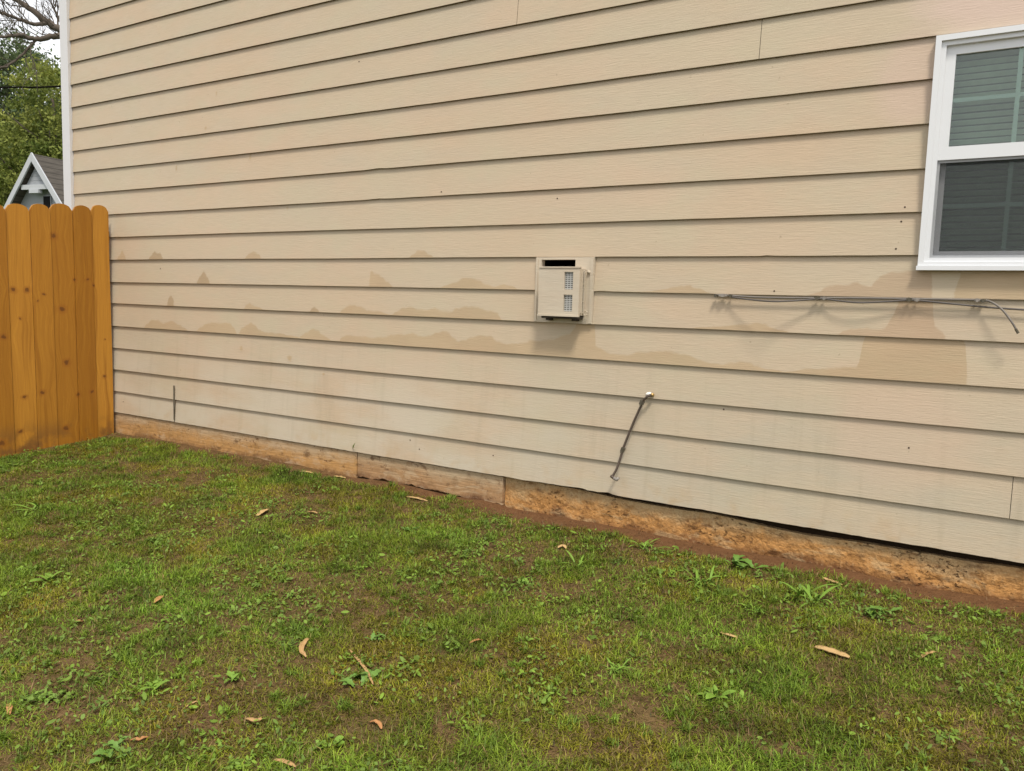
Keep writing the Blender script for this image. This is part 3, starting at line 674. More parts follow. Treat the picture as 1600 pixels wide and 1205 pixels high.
for yy in (-.10, -2.5, -4.9):
    bm = bmesh.new(); box(bm, (FX-.150, yy-.045, ground_z(FX, yy)-.3), (FX-.06, yy+.045, 1.5+.08*yy)); from_bm('post', bm, M_FENCE, fence)

# ------------------------------------------------------------------ lawn
def fbm(x, y, s, seed=0):           # cheap vectorised value noise
    def vn(x, y, sd):
        xi = np.floor(x).astype(np.int64); yi = np.floor(y).astype(np.int64); fx = x-xi; fy = y-yi
        fx = fx*fx*(3-2*fx); fy = fy*fy*(3-2*fy)
        def h(a, b):
            n = (a*374761393+b*668265263+sd*144665) & 0x7fffffff; n = ((n ^ (n >> 13))*1274126177) & 0x7fffffff
            return ((n ^ (n >> 16)) & 0xffff)/65535.
        return (h(xi, yi)*(1-fx)+h(xi+1, yi)*fx)*(1-fy)+(h(xi, yi+1)*(1-fx)+h(xi+1, yi+1)*fx)*fy
    return (vn(x*s, y*s, seed)*.55+vn(x*s*2.1, y*s*2.1, seed+5)*.28+vn(x*s*4.3, y*s*4.3, seed+9)*.17)
GX, GY = np.arange(-7, 3.01, .05), np.arange(-6.5, .31, .05)
GT = np.array([[ground_z(a, b) for a in GX] for b in GY])
def gz_arr(x, y):
    i = np.clip((x+7)/.05, 0, len(GX)-1.001); j = np.clip((y+6.5)/.05, 0, len(GY)-1.001)
    i0 = i.astype(int); j0 = j.astype(int); u = i-i0; v = j-j0
    return (GT[j0, i0]*(1-u)+GT[j0, i0+1]*u)*(1-v)+(GT[j0+1, i0]*(1-u)+GT[j0+1, i0+1]*u)*v
def in_view(x, y, pad=.12):
    P = np.stack([x-CAM.x, y-CAM.y, gz_arr(x, y)-CAM.z], 1); A = np.array(CR); q = P @ A.T
    u = q[:, 0]/q[:, 2]*F_PX/800; v = q[:, 1]/q[:, 2]*F_PX/602.5
    return (q[:, 2] > 0) & (np.abs(u) < 1+pad) & (np.abs(v) < 1+pad)
def scatter(n, x0=-6.1, x1=2.2, y0=-5.2, y1=-.01, out=.25):
    x = rng.uniform(x0, x1, n); y = rng.uniform(y0, y1, n)
    k = in_view(x, y) | (rng.random(n) < out)
    return x[k], y[k]
def cover(x, y):                     # 0 bare .. 1 full sward
    a = fbm(x, y, 1.5, 3); b = fbm(x, y, 5.0, 21)
    h_ = fbm(x, y, 13, 66); c = (.40+.60*np.clip((a*.45+b*.55-.37)/.15, 0, 1))*np.clip(.45+(h_-.36)/.16, .25, 1)
    wall = np.clip((-y+.045-.20*fbm(x, y, 5, 8)-np.clip((x+2.6)*.008, 0, .012))/.07, 0, 1)
    worn = np.clip(1.25-np.exp(-(((x+2.45)/.9)**2+((y+2.15)/.55)**2))*.8, 0, 1)      # trodden patch, lower left
    return c*wall*worn
def blades(name, x, y, L, wdt, col, mat, bend=.6, flat=0.0):
    n = len(x); z = gz_arr(x, y)-.002
    az = rng.uniform(0, 2*np.pi, n); tilt = np.clip(rng.normal(.78+flat, .33, n), 0, 1.5)
    dirx, diry = np.cos(az), np.sin(az); px, py = -diry, dirx
    t2 = np.clip(tilt+bend*rng.uniform(.3, 1.3, n), 0, 1.75)
    l1 = L*.5; l2 = L*.5
    B = np.stack([x, y, z], 1)
    m = B+np.stack([dirx*np.sin(tilt)*l1, diry*np.sin(tilt)*l1, np.cos(tilt)*l1], 1)
    t = m+np.stack([dirx*np.sin(t2)*l2, diry*np.sin(t2)*l2, np.cos(t2)*l2], 1)
    t[:, 2] = np.maximum(t[:, 2], z+.002)
    w = np.stack([px, py, np.zeros(n)], 1)*(wdt/2)[:, None]
    V = np.stack([B-w, B+w, m-w*.85, m+w*.85, t], 1).reshape(-1, 3)
    base = np.arange(n)*5
    me = bpy.data.meshes.new(name)
    loops = np.stack([base, base+1, base+3, base+2, base+2, base+3, base+4], 1).reshape(-1)
    st = np.stack([np.arange(n)*7, np.arange(n)*7+4], 1).reshape(-1)
    me.vertices.add(len(V)); me.vertices.foreach_set('co', V.astype(np.float32).ravel())
    me.loops.add(len(loops)); me.loops.foreach_set('vertex_index', loops.astype(np.int32))
    me.polygons.add(n*2); me.polygons.foreach_set('loop_start', st.astype(np.int32))
    me.update(calc_edges=True)
    ca = me.color_attributes.new('col', 'FLOAT_COLOR', 'POINT')
    C = np.repeat(np.concatenate([col, np.ones((n, 1))], 1), 5, 0)
    ca.data.foreach_set('color', C.astype(np.float32).ravel())
    return link(name, me, None, [mat])
def mixc(a, b, t): return np.array(a)[None]*(1-t[:, None])+np.array(b)[None]*t[:, None]
x, y = scatter(2100000, out=.06)
cv = cover(x, y); k = rng.random(len(x)) < cv*.80+.035*(y < -.12); x, y, cv = x[k], y[k], cv[k]
hue = fbm(x, y, 2.3, 44); lush = np.clip((fbm(x, y, 3.6, 71)-.46)/.16, 0, 1)
col = mixc((.258, .240, .018), (.180, .248, .020), np.clip((hue-.3)/.4, 0, 1))
col = col*(1-.5*lush[:, None])+np.array((.17, .33, .032))[None]*.5*lush[:, None]
dry = rng.random(len(x)); dm = dry < (.22-.12*lush); col[dm] = mixc((.30, .215, .085), (.20, .17, .045), rng.random(dm.sum()))
col *= (rng.uniform(.3, 1.4, len(x))*np.clip(.38+1.2*fbm(x, y, 5.5, 30), .5, 1.34))[:, None]
L = rng.uniform(.014, .036, len(x))*(.62+.45*cv+.45*lush)
tag(blades('grass', x, y, L, rng.uniform(.0018, .0038, len(x)), col, M_GRASS, .8), kind='stuff')
tx, ty = scatter(3800, out=.08); k = (cover(tx, ty) > .3) & (fbm(tx, ty, 2.0, 120) > .44); tx, ty = tx[k], ty[k]; m = 46
rr = rng.uniform(.008, .035, len(tx)); a = rng.uniform(0, 6.283, (len(tx), m)); d = np.sqrt(rng.random((len(tx), m)))*rr[:, None]
x = (tx[:, None]+np.cos(a)*d).ravel(); y = np.minimum((ty[:, None]+np.sin(a)*d).ravel(), -.02); tone = np.repeat(rng.random(len(tx)), m); sz = np.repeat(rng.uniform(.024, .055, len(tx)), m)
col = mixc((.130, .205, .022), (.220, .325, .034), tone)*rng.uniform(.5, 1.35, len(x))[:, None]
tag(blades('grass_tufts', x, y, sz*rng.uniform(.5, 1.1, len(x)), rng.uniform(.0022, .0042, len(x)), col, M_GRASS, .9, -.22), kind='stuff')
x, y = scatter(360000, out=.06); k = (rng.random(len(x)) < .7) & (rng.random(len(x)) < np.clip(-y/.12, .15, 1)); x, y = x[k], y[k]
col = mixc((.30, .20, .09), (.13, .08, .04), rng.random(len(x)))*rng.uniform(.6, 1.4, len(x))[:, None]
tag(blades('dead_thatch', x, y, rng.uniform(.015, .05, len(x)), rng.uniform(.0015, .003, len(x)), col, M_GRASS, .3, .6), kind='stuff')
# small round weed leaves in clumps (clover and the like)
def clover(n):
    cx, cy = scatter(2600, out=.1); cc = fbm(cx, cy, 1.2, 90)*.6+fbm(cx, cy, 4, 17)*.4; k = (cc > .45) & (cy < -.16); cx, cy = cx[k], cy[k]
    m = n//max(1, len(cx)); r = rng.uniform(.03, .16, len(cx))
    a = rng.uniform(0, 6.283, (len(cx), m)); d = np.sqrt(rng.random((len(cx), m)))*r[:, None]
    x = (cx[:, None]+np.cos(a)*d).ravel(); y = (cy[:, None]+np.sin(a)*d).ravel(); tone = np.repeat(rng.random(len(cx)), m)
    k = y < -.03; x, y, tone = x[k], y[k], tone[k]; n = len(x)
    s = rng.uniform(.0028, .0075, n)*np.where(rng.random(n) < .12, 1.6, 1); z = gz_arr(x, y)+rng.uniform(.004, .026, n)
    az = rng.uniform(0, 6.283, n); ti = rng.normal(0, .45, n); el = rng.uniform(1.0, 1.9, n)
    ux = np.stack([np.cos(az)*np.cos(ti), np.sin(az)*np.cos(ti), np.sin(ti)], 1); vx = np.stack([-np.sin(az), np.cos(az), rng.normal(0, .35, n)], 1)
    C0 = np.stack([x, y, z], 1); sh = [(-1, 0), (-.35, .62), (.45, .6), (1, 0), (.45, -.6), (-.35, -.62)]
    V = np.stack([C0+ux*(s*el*p)[:, None]+vx*(s*q)[:, None] for p, q in sh], 1).reshape(-1, 3)
    me = bpy.data.meshes.new('ground_weeds'); me.vertices.add(n*6); me.vertices.foreach_set('co', V.astype(np.float32).ravel())
    me.loops.add(n*6); me.loops.foreach_set('vertex_index', np.arange(n*6, dtype=np.int32)); me.polygons.add(n); me.polygons.foreach_set('loop_start', np.arange(n, dtype=np.int32)*6); me.update(calc_edges=True)
    col = mixc((.125, .195, .034), (.190, .30, .036), tone)*rng.uniform(.7, 1.35, n)[:, None]
    ca = me.color_attributes.new('col', 'FLOAT_COLOR', 'POINT'); ca.data.foreach_set('color', np.repeat(np.concatenate([col, np.ones((n, 1))], 1), 6, 0).astype(np.float32).ravel())
    return tag(link('ground_weeds', me, None, [M_GRASS]), kind='stuff')
clover(21000)
# soil crumbs
x, y = scatter(26000, out=.1); k = rng.random(len(x)) < np.where(cover(x, y) < .4, .9, .15)+(y > -.25)*.5; x, y = x[k], y[k]
V, Fc = [], []
for i, (a, b) in enumerate(zip(x, y)):
    s = random.uniform(.002, .006)*(1.6 if random.random() < .06 else 1); zc = ground_z(a, b)+s*.3; j = len(V); th = random.random()*3
    for dx_, dy_, dz_ in ((1, 0, 0), (-.5, .8, .1), (-.5, -.8, -.1), (0, 0, .9)): V.append((a+s*(dx_*math.cos(th)-dy_*math.sin(th)), b+s*(dx_*math.sin(th)+dy_*math.cos(th)), zc+s*dz_))
    Fc += [(j, j+1, j+3), (j+1, j+2, j+3), (j+2, j, j+3), (j, j+2, j+1)]
me = bpy.data.meshes.new('soil_crumbs'); me.from_pydata(V, [], Fc)
n = NT('soil_crumb', .95, .1); n.color(n.mix(n.ramp(n.noise(n.pos, 60, 2), .4, .7), (.09, .045, .022), (.24, .13, .065))); tag(link('soil_crumbs', me, None, [n.m]), kind='stuff')

# broad-leaved weeds that stand out, each a thing with its leaves
def leaf_mesh(Ln, Wd, curl, lobes):
    bm = bmesh.new(); rows = []; ns = 9
    for i in range(ns+1):
        t = i/ns; w = Wd*(math.sin(math.pi*min(1, t*.92+.06))**.8)*(1+(.28*math.sin(t*lobes*math.pi*2) if lobes else 0)); w = max(w, .0008)
        a = curl*t; xx = Ln*t*math.cos(a*.6); zz = Ln*(math.sin(.75)*t-curl*.55*t*t)
        rows.append([bm.verts.new((xx, -w, zz+.25*w)), bm.verts.new((xx, 0, zz)), bm.verts.new((xx, w, zz+.25*w))])
    for a, b in zip(rows, rows[1:]):
        bm.faces.new((a[0], b[0], b[1], a[1])); bm.faces.new((a[1], b[1], b[2], a[2]))
    me = bpy.data.meshes.new('leaf'); bm.to_mesh(me); bm.free()
    for p in me.polygons: p.use_smooth = True
    return me
LM = {}
for kind, (m, ar) in {'broad': (M_WEED, [(.06, .0105, .6, 0), (.068, .012, .8, 0)]), 'blue': (M_WEED2, [(.06, .011, .9, 3), (.05, .010, .7, 3)]), 'blade': (M_WEED, [(.09, .0042, .8, 0), (.075, .0036, 1.1, 0)]), 'round': (M_WEED, [(.06, .024, .6, 0), (.05, .022, .9, 2)])}.items():
    LM[kind] = []
    for a in ar:
        me = leaf_mesh(*a); me.materials.append(m); LM[kind].append(me)
WEEDS = [(240,1080,52,'broad','light green broad-leaved weed with upright leaves on the worn soil at lower left'),
 (518,1160,74,'round','large round-leaved light green weed at the bottom edge of the lawn'),
 (966,1050,52,'blade','spiky pale green grass tuft in the middle of the front lawn'),
 (1118,1090,64,'broad','bright green weed with long drooping leaves left of and below the big wood chip'),
 (1182,958,46,'blade','bright spiky tuft between the big wood chip and the wall'),
 (1262,938,80,'blade','broad bright green tuft below the pale chips by the foundation'),
 (1372,962,60,'blue','bluish green weed near the wall at right'),
 (1160,885,70,'blue','leafy weed clump hard by the clay foundation below the conduit cable'),
 (1095,915,64,'blade','green tuft standing left of the foundation weed clump'),
 (905,888,50,'blade','bright green tuft in the lawn below the air conditioner'),
 (820,912,40,'round','small round-leaved weed in the centre of the lawn'),
 (78,910,56,'broad','broad-leaved weed in the left lawn below the fence end'),
 (62,800,50,'blade','green tuft on the lawn just below the nearest pickets'),
 (75,1092,60,'round','low dark green weed on the worn soil at far left'),
 (362,1065,44,'broad','small pale weed right of the lower-left broad-leaved weed'),
 (592,1000,40,'blue','grey-green weed above the long bark strip'),
 (180,1180,60,'blue','leafy weed at the bottom left of the lawn'),
 (645,830,36,'blue','small bluish weed in the far lawn before the muddy skirt board'),
 (560,1065,66,'blue','dense dark weed patch beside the long bark strip'),
 (1010,858,60,'blade','green tuft along the wall below the end of the conduit cable')]
for (px, py, wpx, kind, lab) in WEEDS:
    p = on_ground(px, py); dist = (p-CAM).length; R0 = wpx/F_PX*dist*.5
    e = empty('weed', p, lab, 'weed')
    n_ = {'broad': 9, 'blue': 18, 'blade': 24, 'round': 9}[kind]; a0 = random.random()*6
    for i in range(n_):
        o = link('leaf', random.choice(LM[kind]), e); s = R0/.055*random.uniform(.32, .85)*(.62 if kind == 'round' else 1)
        o.matrix_parent_inverse = Matrix.Identity(4)
        sp_ = {'broad': .18, 'round': .5, 'blue': .55, 'blade': .35}[kind]; o.location = (random.uniform(-1, 1)*R0*sp_, random.uniform(-1, 1)*R0*sp_, .004); o.rotation_euler = (random.uniform(-.25, .25), random.uniform(-.35, .25), a0+i*2.4+random.uniform(-.3, .3)); o.scale = (s, s, s)
# dead leaves, bark and chips
def debris(name, cat, lab, pts, wd, mat, lift=.012, th=.002, curl=.3):
    q = [on_ground(*p) for p in pts]; q = smooth_path(q, 5) if len(q) > 2 else [q[0]+(q[1]-q[0])*i/8 for i in range(9)]
    bm = bmesh.new(); rows = []; n = len(q)-1
    for i, c in enumerate(q):
        t = i/n; d = (q[min(i+1, n)]-q[max(i-1, 0)]); d.z = 0; d.normalize(); s = Vector((-d.y, d.x, 0))
        w = wd*(math.sin(math.pi*(t*.9+.06))**.6)*(1+.45*nz(t*7, pts[0][0]))*(1.12 if name == 'dead_leaf' else .95); h = lift*.5+.004*math.sin(t*3.1)+.004*nz(t*5, pts[0][1])
        c = Vector((c.x, c.y, ground_z(c.x, c.y)+h))
        cols = []
        for u, zz in ((-1, curl), (-.4, .06*curl), (.45, 0), (1, .7*curl)): cols.append(bm.verts.new(c+s*w*u+Vector((0, 0, zz*w))))
        for u, zz in ((1, .7*curl), (.45, 0), (-.4, .06*curl), (-1, curl)): cols.append(bm.verts.new(c+s*w*u*.97+Vector((0, 0, zz*w-th))))
        rows.append(cols)
    for a, b in zip(rows, rows[1:]):
        for k in range(8): bm.faces.new((a[k], b[k], b[(k+1) % 8], a[(k+1) % 8]))
    bm.faces.new(rows[0]); bm.faces.new(rows[-1][::-1])
    return tag(from_bm(name, bm, mat, None, True), lab, cat)
debris('wood_chip', 'wood chip', 'large pale wood chip lying on the lawn at right', [(1273,1014),(1298,1022),(1327,1031)], .018, M_CHIP, .022, .006, .15)
debris('bark_strip', 'bark', 'long thin tan bark strip curving across the front lawn', [(546,1019),(562,1040),(573,1055),(583,1074)], .0062, M_DEAD, .022, .003, .5)
debris('dead_leaf', 'leaf', 'curled tan leaf with a pale tip left of the bark strip', [(483,1002),(474,1012),(471,1024),(478,1031)], .009, M_DEAD, .022, .002, .7)
debris('dead_leaf', 'leaf', 'pale tan leaf alone on the far lawn below the middle of the skirt board', [(402,809),(411,804),(420,799)], .016, M_CHIP, .024, .002, .4)
debris('dead_leaf', 'leaf', 'orange-brown leaf on the left lawn above the worn soil', [(240,946),(248,942),(253,935)], .012, M_DEADR, .022, .002, .5)
debris('dead_leaf', 'leaf', 'orange leaf at the far left edge of the lawn', [(13,1104),(15,1112),(14,1121)], .008, M_DEADR, .018, .002, .4)
debris('dead_leaf', 'leaf', 'crumpled brown leaf on the worn soil below the small pale weed', [(384,1127),(398,1134),(411,1128)], .009, M_DEAD, .018, .002, .8)
debris('dead_leaf', 'leaf', 'narrow brown leaf lying beside the bottom-left worn patch', [(203,1160),(218,1161),(232,1155)], .0065, M_DEADR, .016, .002, .5)
debris('bark_strip', 'bark', 'tan bark strip at the bottom edge left of the large round-leaved weed', [(428,1192),(446,1198),(462,1203)], .008, M_DEAD, .02, .003, .5)
debris('dead_leaf', 'leaf', 'yellowish leaf on the lawn left of the big wood chip', [(1124,992),(1138,998),(1152,1001)], .009, M_CHIP, .02, .002, .5)
debris('dead_leaf', 'leaf', 'small pinkish dry leaf right of the big wood chip', [(1438,1032),(1448,1027),(1462,1023)], .007, M_DEAD, .018, .002, .6)
debris('wood_chip', 'wood chip', 'pale splinter on bare clay near the foundation at right', [(1286,905),(1298,911),(1316,916)], .010, M_CHIP, .016, .004, .15)
debris('wood_chip', 'wood chip', 'pale splinter in front of the muddy skirt board', [(634,777),(652,781),(668,784)], .012, M_CHIP, .014, .004, .15)
debris('wood_chip', 'wood chip', 'small pale chip at the foot of the skirt board left of its joint', [(468,738),(480,739),(490,741)], .012, M_CHIP, .012, .004, .15)
debris('wood_chip', 'wood chip', 'small pale chip at the foot of the skirt board just below its joint', [(522,745),(532,747),(540,748)], .011, M_CHIP, .012, .004, .15)
debris('dead_leaf', 'leaf', 'pinkish brown leaf lying right of the large round-leaved weed', [(578,1132),(590,1135),(596,1143)], .007, M_DEADR, .018, .002, .6)
debris('dead_leaf', 'leaf', 'narrow reddish leaf in the middle of the front lawn', [(734,1009),(744,1006),(754,1004)], .006, M_DEADR, .02, .002, .5)
debris('twig', 'twig', 'thin pale twig on the worn soil at lower left', [(291,1107),(302,1102),(311,1100)], .0028, M_DEAD, .014, .003, .3)
debris('dead_leaf', 'leaf', 'small tan leaf on the worn soil beside the left edge', [(120,973),(126,976),(131,974)], .008, M_DEADR, .018, .002, .6)
debris('dead_leaf', 'leaf', 'tan leaf on the lawn beside the pale lawn leaf', [(480,803),(488,804),(496,805)], .008, M_DEAD, .022, .002, .5)
debris('dead_leaf', 'leaf', 'pale leaf in the lawn below the conduit cable', [(872,859),(879,857),(884,860)], .010, M_CHIP, .02, .002, .5)
# grass shoot poking out of the lap
p = on_wall(549, 702, -.002); q = on_wall(555, 692, -.03)
bm = bmesh.new(); tube(bm, [p+Vector((0, .012, 0)), p+(q-p)*.5, q], [.0022, .004, .0008], 6); tag(from_bm('grass_shoot', bm, M_WEED), 'tiny green shoot sprouting from the lowest lap above the skirt joint', 'plant')

# ------------------------------------------------------------------ beyond the fence: cottage, trees, power line
d0 = Vector((-.889, .458, 0)).normalized(); r0 = Vector((.458, .889, 0)).normalized()
pk = at_dist(50, 240, 40.0); gz0 = ground_base(pk.x, pk.y)
u = (d0*.62+r0*.785).normalized(); g = Vector((-u.y, u.x, 0)); g = g if g.dot(r0) > 0 else -g
cot = empty('cottage', (pk.x, pk.y, gz0), 'grey cottage with a steep white-edged gable beyond the fence', 'house')
CM = Matrix((( g.x, u.x, 0, pk.x), (g.y, u.y, 0, pk.y), (0, 0, 1, 0), (0, 0, 0, 1)))
zp = pk.z; SL = 2.3/(1.09/g.dot(r0)); HW = 2.5; ze = zp-SL*HW
def cbox(bm, a, b, mi=0): box(bm, a, b, mi, CM)
def prism(bm, poly, y0, y1):
    a = [bm.verts.new(CM @ Vector((x, y0, z))) for x, z in poly]; b = [bm.verts.new(CM @ Vector((x, y1, z))) for x, z in poly]
    n = len(poly); bm.faces.new(a[::-1]); bm.faces.new(b)
    for i in range(n): bm.faces.new((a[i], a[(i+1) % n], b[(i+1) % n], b[i]))
M_CW = plain('blue_grey_clapboard', (.30, .315, .34), .7, .12, 3)
M_CT = plain('white_bargeboard', (.44, .455, .48), .6, .06, 4)
bm = bmesh.new(); wi = HW-.25
prism(bm, [(-wi, gz0-.1), (wi, gz0-.1), (wi, zp-.2-SL*wi), (0, zp-.25), (-wi, zp-.2-SL*wi)], .45, 8.6); from_bm('wall', bm, M_CW, cot)
for s in (-1, 1):
    bm = bmesh.new(); tn = math.hypot(1, SL); dz = .16*tn
    prism(bm, [(0, zp), (s*HW, ze), (s*HW, ze-dz), (0, zp-dz)] if s > 0 else [(0, zp), (0, zp-dz), (s*HW, ze-dz), (s*HW, ze)], .02, 9.0); from_bm('roof', bm, M_SHINGLE, cot)
    bm = bmesh.new(); dz = .20*tn; e = .004*s
    prism(bm, [(e, zp+.04), (s*(HW+.03), ze+.02), (s*(HW+.03), ze-dz), (e, zp-dz)], -.05, .018); from_bm('bargeboard', bm, M_CT, cot)
zc = zp-1.28; hw = (zp-.3-zc)/SL
for i in range(5):
    z0 = zc+i*.19; w = max(.05, (zp-.42-z0)/SL); bm = bmesh.new(); prism(bm, [(-w, z0), (w, z0), (max(.03, w-.18/SL), z0+.18), (-max(.03, w-.18/SL), z0+.18)], .20-.0, .24); from_bm('gable_board', bm, M_CW, cot)
bm = bmesh.new(); cbox(bm, (-hw-.02, .05, zc-.20), (hw+.02, .2, zc)); from_bm('collar_beam', bm, M_CT, cot)
bm = bmesh.new(); cbox(bm, (-.25, .0, zc-.36), (.30, .19, zc-.205)); from_bm('lamp_bracket', bm, M_CT, cot)
wf = None
bm = bmesh.new(); cbox(bm, (.06, .40, zc-2.6), (.54, .448, zc-.40)); wf = from_bm('window', bm, M_CW, cot)
bm = bmesh.new(); cbox(bm, (.11, .38, zc-2.5), (.49, .398, zc-.45)); from_bm('pane', bm, plain('dark_pane', (.012, .012, .013), .6, .2, 3, .05), wf)

M_BARK = plain('grey_brown_bark', (.10, .082, .066), .9, .4, 6, .1)
def crown(name, centre, radii, n, size, cols, parent, seed, gaps=.42, droop=0.0):
    r = np.random.default_rng(seed); c = np.array(centre); R = np.array(radii)
    nb = max(20, n//160); d = r.normal(size=(nb, 3)); d /= np.linalg.norm(d, axis=1)[:, None]
    cc = d*(r.random(nb)**.45)[:, None]*R*.92; br = R.mean()*r.uniform(.10, .26, nb)
    idx = r.integers(0, nb, n); q = r.normal(size=(n, 3))*.55
    P = cc[idx]+q*br[idx][:, None]*np.array((1, 1, .7)); keep = r.random(n) > gaps*.2; P = P[keep]; idx = idx[keep]; n = len(P)
    P = P+c; P[:, 2] = np.maximum(P[:, 2], c[2]-R[2])
    a = r.normal(size=(n, 3)); a /= np.linalg.norm(a, axis=1)[:, None]; b = np.cross(a, r.normal(size=(n, 3))); b /= np.linalg.norm(b, axis=1)[:, None]
    s = size*r.uniform(.6, 1.4, n)[:, None]
    V = np.stack([P-a*s, P+b*s*.5, P+a*s, P-b*s*.5], 1).reshape(-1, 3)
    me = bpy.data.meshes.new(name); me.vertices.add(n*4); me.vertices.foreach_set('co', V.astype(np.float32).ravel()); me.loops.add(n*4); me.loops.foreach_set('vertex_index', np.arange(n*4, dtype=np.int32))
    me.polygons.add(n); me.polygons.foreach_set('loop_start', np.arange(n, dtype=np.int32)*4); me.update(calc_edges=True)
    tone = r.random(nb)[idx]; col = mixc(cols[0], cols[1], tone)*r.uniform(.75, 1.3, n)[:, None]
    ca = me.color_attributes.new('col', 'FLOAT_COLOR', 'POINT'); ca.data.foreach_set('color', np.repeat(np.concatenate([col, np.ones((n, 1))], 1), 4, 0).astype(np.float32).ravel())
    return link(name, me, parent, [M_LEAFC])
def tree(px, dist, h, crowns, cols, lab, seed, size=.16, n=14000, tr=.28):
    p = at_dist(px, 400, dist); z0 = ground_base(p.x, p.y); p = Vector((p.x, p.y, z0)); rn = random.Random(seed)
    e = empty('tree', p, lab, 'tree', 'trees beyond the fence')
    bm = bmesh.new(); top = h*.86
    pts = [p+Vector((.25*nz(i*.5, seed), .25*nz(i*.5, seed+9), top*i/8-.2*(i == 0))) for i in range(9)]
    tube(bm, pts, [tr*(1-.1*i) for i in range(9)], 9)
    for i in range(16):
        t = rn.uniform(.25, .85); b = pts[int(t*8)]; an = rn.random()*6.28; ln = h*.28*(1.1-t)+1.0
        tube(bm, smooth_path([b, b+Vector((math.cos(an)*ln*.5, math.sin(an)*ln*.5, ln*.3)), b+Vector((math.cos(an)*ln, math.sin(an)*ln, ln*.75))], 3), [tr*.32*(1-.13*j) for j in range(7)], 6)
    from_bm('trunk', bm, M_BARK, e, True)
    for i, (zc, rx, rz, off) in enumerate(crowns):
        crown('crown', (p.x+r0.x*off, p.y+r0.y*off, z0+zc), (rx, rx, rz), n//len(crowns), size, cols, e, seed*10+i)
PINE = ((.075, .11, .05), (.14, .175, .075)); YEL = ((.115, .155, .032), (.26, .28, .062)); OLV = ((.10, .14, .036), (.20, .225, .055)); DRK = ((.05, .08, .022), (.09, .12, .03))
tree(18, 62, 18.5, [(13.4, 4.6, 4.6, -.6), (8.6, 4.2, 3.4, -1.0), (10.5, 2.4, 3.6, 1.7)], PINE, 'tall dark grey-green tree at the left edge beyond the cottage', 3, .12, 60000)
tree(88, 50, 13.6, [(9.4, 3.6, 4.2, 0.3), (5.8, 3.6, 3.0, -.2)], YEL, 'yellow-green spring tree rising right behind the cottage roof', 5, .095, 46000)
tree(22, 56, 10.6, [(6.9, 3.4, 3.2, 0), (3.6, 3.4, 2.4, .5)], OLV, 'bushy olive-green tree behind the cottage gable', 8, .11, 26000)
tree(135, 74, 15.0, [(11.0, 5.6, 4.4, -.6), (6, 6, 4.4, 0)], OLV, 'tall olive tree far behind the house corner', 12, .14, 22000)
tree(-70, 66, 15.0, [(9.5, 5.0, 5.2, 0)], DRK, 'round dark green tree left of the cottage', 14, .17, 18000)
tree(10, 47, 5.6, [(2.6, 2.2, 2.4, 0)], DRK, 'low dark bush beside the left eave of the cottage', 17, .11, 9000, .12)
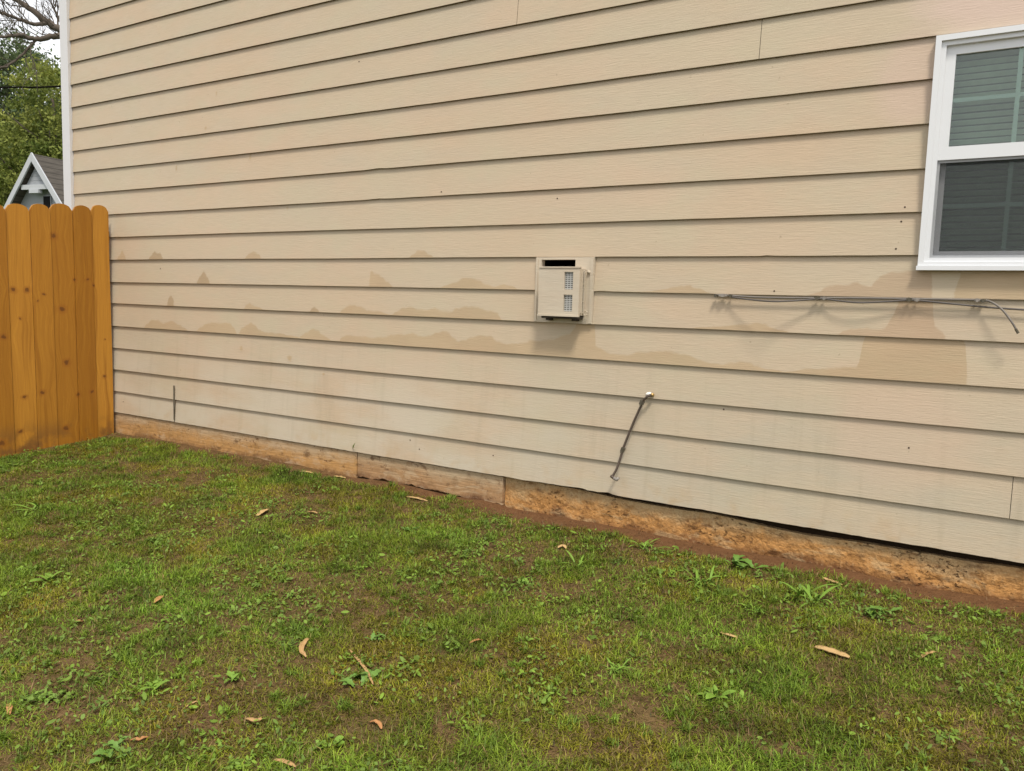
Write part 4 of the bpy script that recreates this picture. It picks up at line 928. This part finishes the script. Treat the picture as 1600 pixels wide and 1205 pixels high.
# bare tree standing behind the corner of the house
DB = 27.0
bt = at_dist(175, 400, DB); bz = ground_base(bt.x, bt.y); bte = empty('bare_tree', (bt.x, bt.y, bz), 'bare-limbed dark tree reaching its branches from behind the house corner', 'tree')
def Zb(zx, zy, dd=0): return at_dist(zx/3.346, zy/3.346, DB+dd)
bm = bmesh.new(); T = [Vector((bt.x, bt.y, bz-.2)), Vector((bt.x, bt.y+.1, bz+3)), Zb(560, 330), Zb(480, 215)]
tube(bm, smooth_path(T, 4), [.34-.014*i for i in range(13)], 10); from_bm('trunk', bm, M_BARK, bte, True)
def limb(pts, r0_, r1_, tw=10, seed=0):
    bm = bmesh.new(); P = smooth_path(pts, 5); n = len(P); rn = random.Random(seed)
    P = [p+Vector((nz(i*.6, seed), nz(i*.6, seed+3), nz(i*.6, seed+6)))*.05 for i, p in enumerate(P)]
    tube(bm, P, [r0_+(r1_-r0_)*i/(n-1) for i in range(n)], 8)
    def twig(b, dr, ln, r, dep):
        q = [b]; d = dr.normalized()
        for i in range(5):
            d = (d+Vector((rn.uniform(-.35, .35), rn.uniform(-.35, .35), rn.uniform(-.25, .35)))).normalized(); q.append(q[-1]+d*ln/5)
        tube(bm, q, [r*(1-.15*i) for i in range(6)], 5, False)
        if dep:
            for i in range(3): twig(q[rn.randint(1, 4)], d+Vector((rn.uniform(-1, 1), rn.uniform(-1, 1), rn.uniform(-.4, .9))), ln*.6, r*.55, dep-1)
    for i in range(tw):
        j = rn.randint(n//4, n-1); dr = (P[min(j+1, n-1)]-P[max(j-1, 0)]).normalized()+Vector((rn.uniform(-.8, .8), rn.uniform(-.8, .8), rn.uniform(-.2, .9)))
        twig(P[j], dr, rn.uniform(.6, 1.4), .018, 2)
    from_bm('limb', bm, M_BARK, bte, True)
limb([Zb(480,215), Zb(380,180), Zb(320,160,.1), Zb(240,112,.2), Zb(165,50,.3), Zb(85,0,.4), Zb(20,-60,.5)], .14, .05, 14, 1)
limb([Zb(480,215), Zb(390,192,-.2), Zb(320,188,-.3), Zb(250,195,-.4), Zb(180,206,-.4), Zb(110,185,-.5), Zb(40,190,-.6), Zb(-40,200,-.6)], .11, .03, 12, 2)
limb([Zb(250,120,.2), Zb(190,128,.1), Zb(110,105,0), Zb(50,82,-.1), Zb(0,66,-.2), Zb(-60,40,-.3)], .06, .025, 14, 3)
limb([Zb(190,205,-.4), Zb(160,240,-.4), Zb(90,310,-.4), Zb(20,355,-.4), Zb(-40,360,-.4)], .04, .02, 8, 4)
limb([Zb(480,215), Zb(520,100), Zb(560,-80), Zb(640,-300)], .2, .06, 14, 5)
limb([Zb(300,150,.1), Zb(300,80,.2), Zb(280,20,.2), Zb(290,-60,.2)], .03, .012, 8, 6)
# utility poles (out of the frame) and the line between them
A = at_dist(-420, 150, 34.0); B = at_dist(420, 118, 37.0)
for q, lab in ((A, 'wooden utility pole left of the yard'), (B, 'wooden utility pole hidden behind the house')):
    zg = ground_base(q.x, q.y); e = empty('utility_pole', (q.x, q.y, zg), lab, 'pole'); bm = bmesh.new(); tube(bm, [(q.x, q.y, zg-.3), (q.x, q.y, q.z+.5)], [.16, .11], 10); from_bm('shaft', bm, M_BARK, e, True)
bm = bmesh.new(); w0 = at_dist(0, 137, 35.2); w1 = at_dist(95, 135, 35.5)
tube(bm, smooth_path([A, w0, w1, B], 8), .035, 6); tag(from_bm('power_line', bm, M_DARK), 'thin black power line crossing the trees left of the house', 'cable')
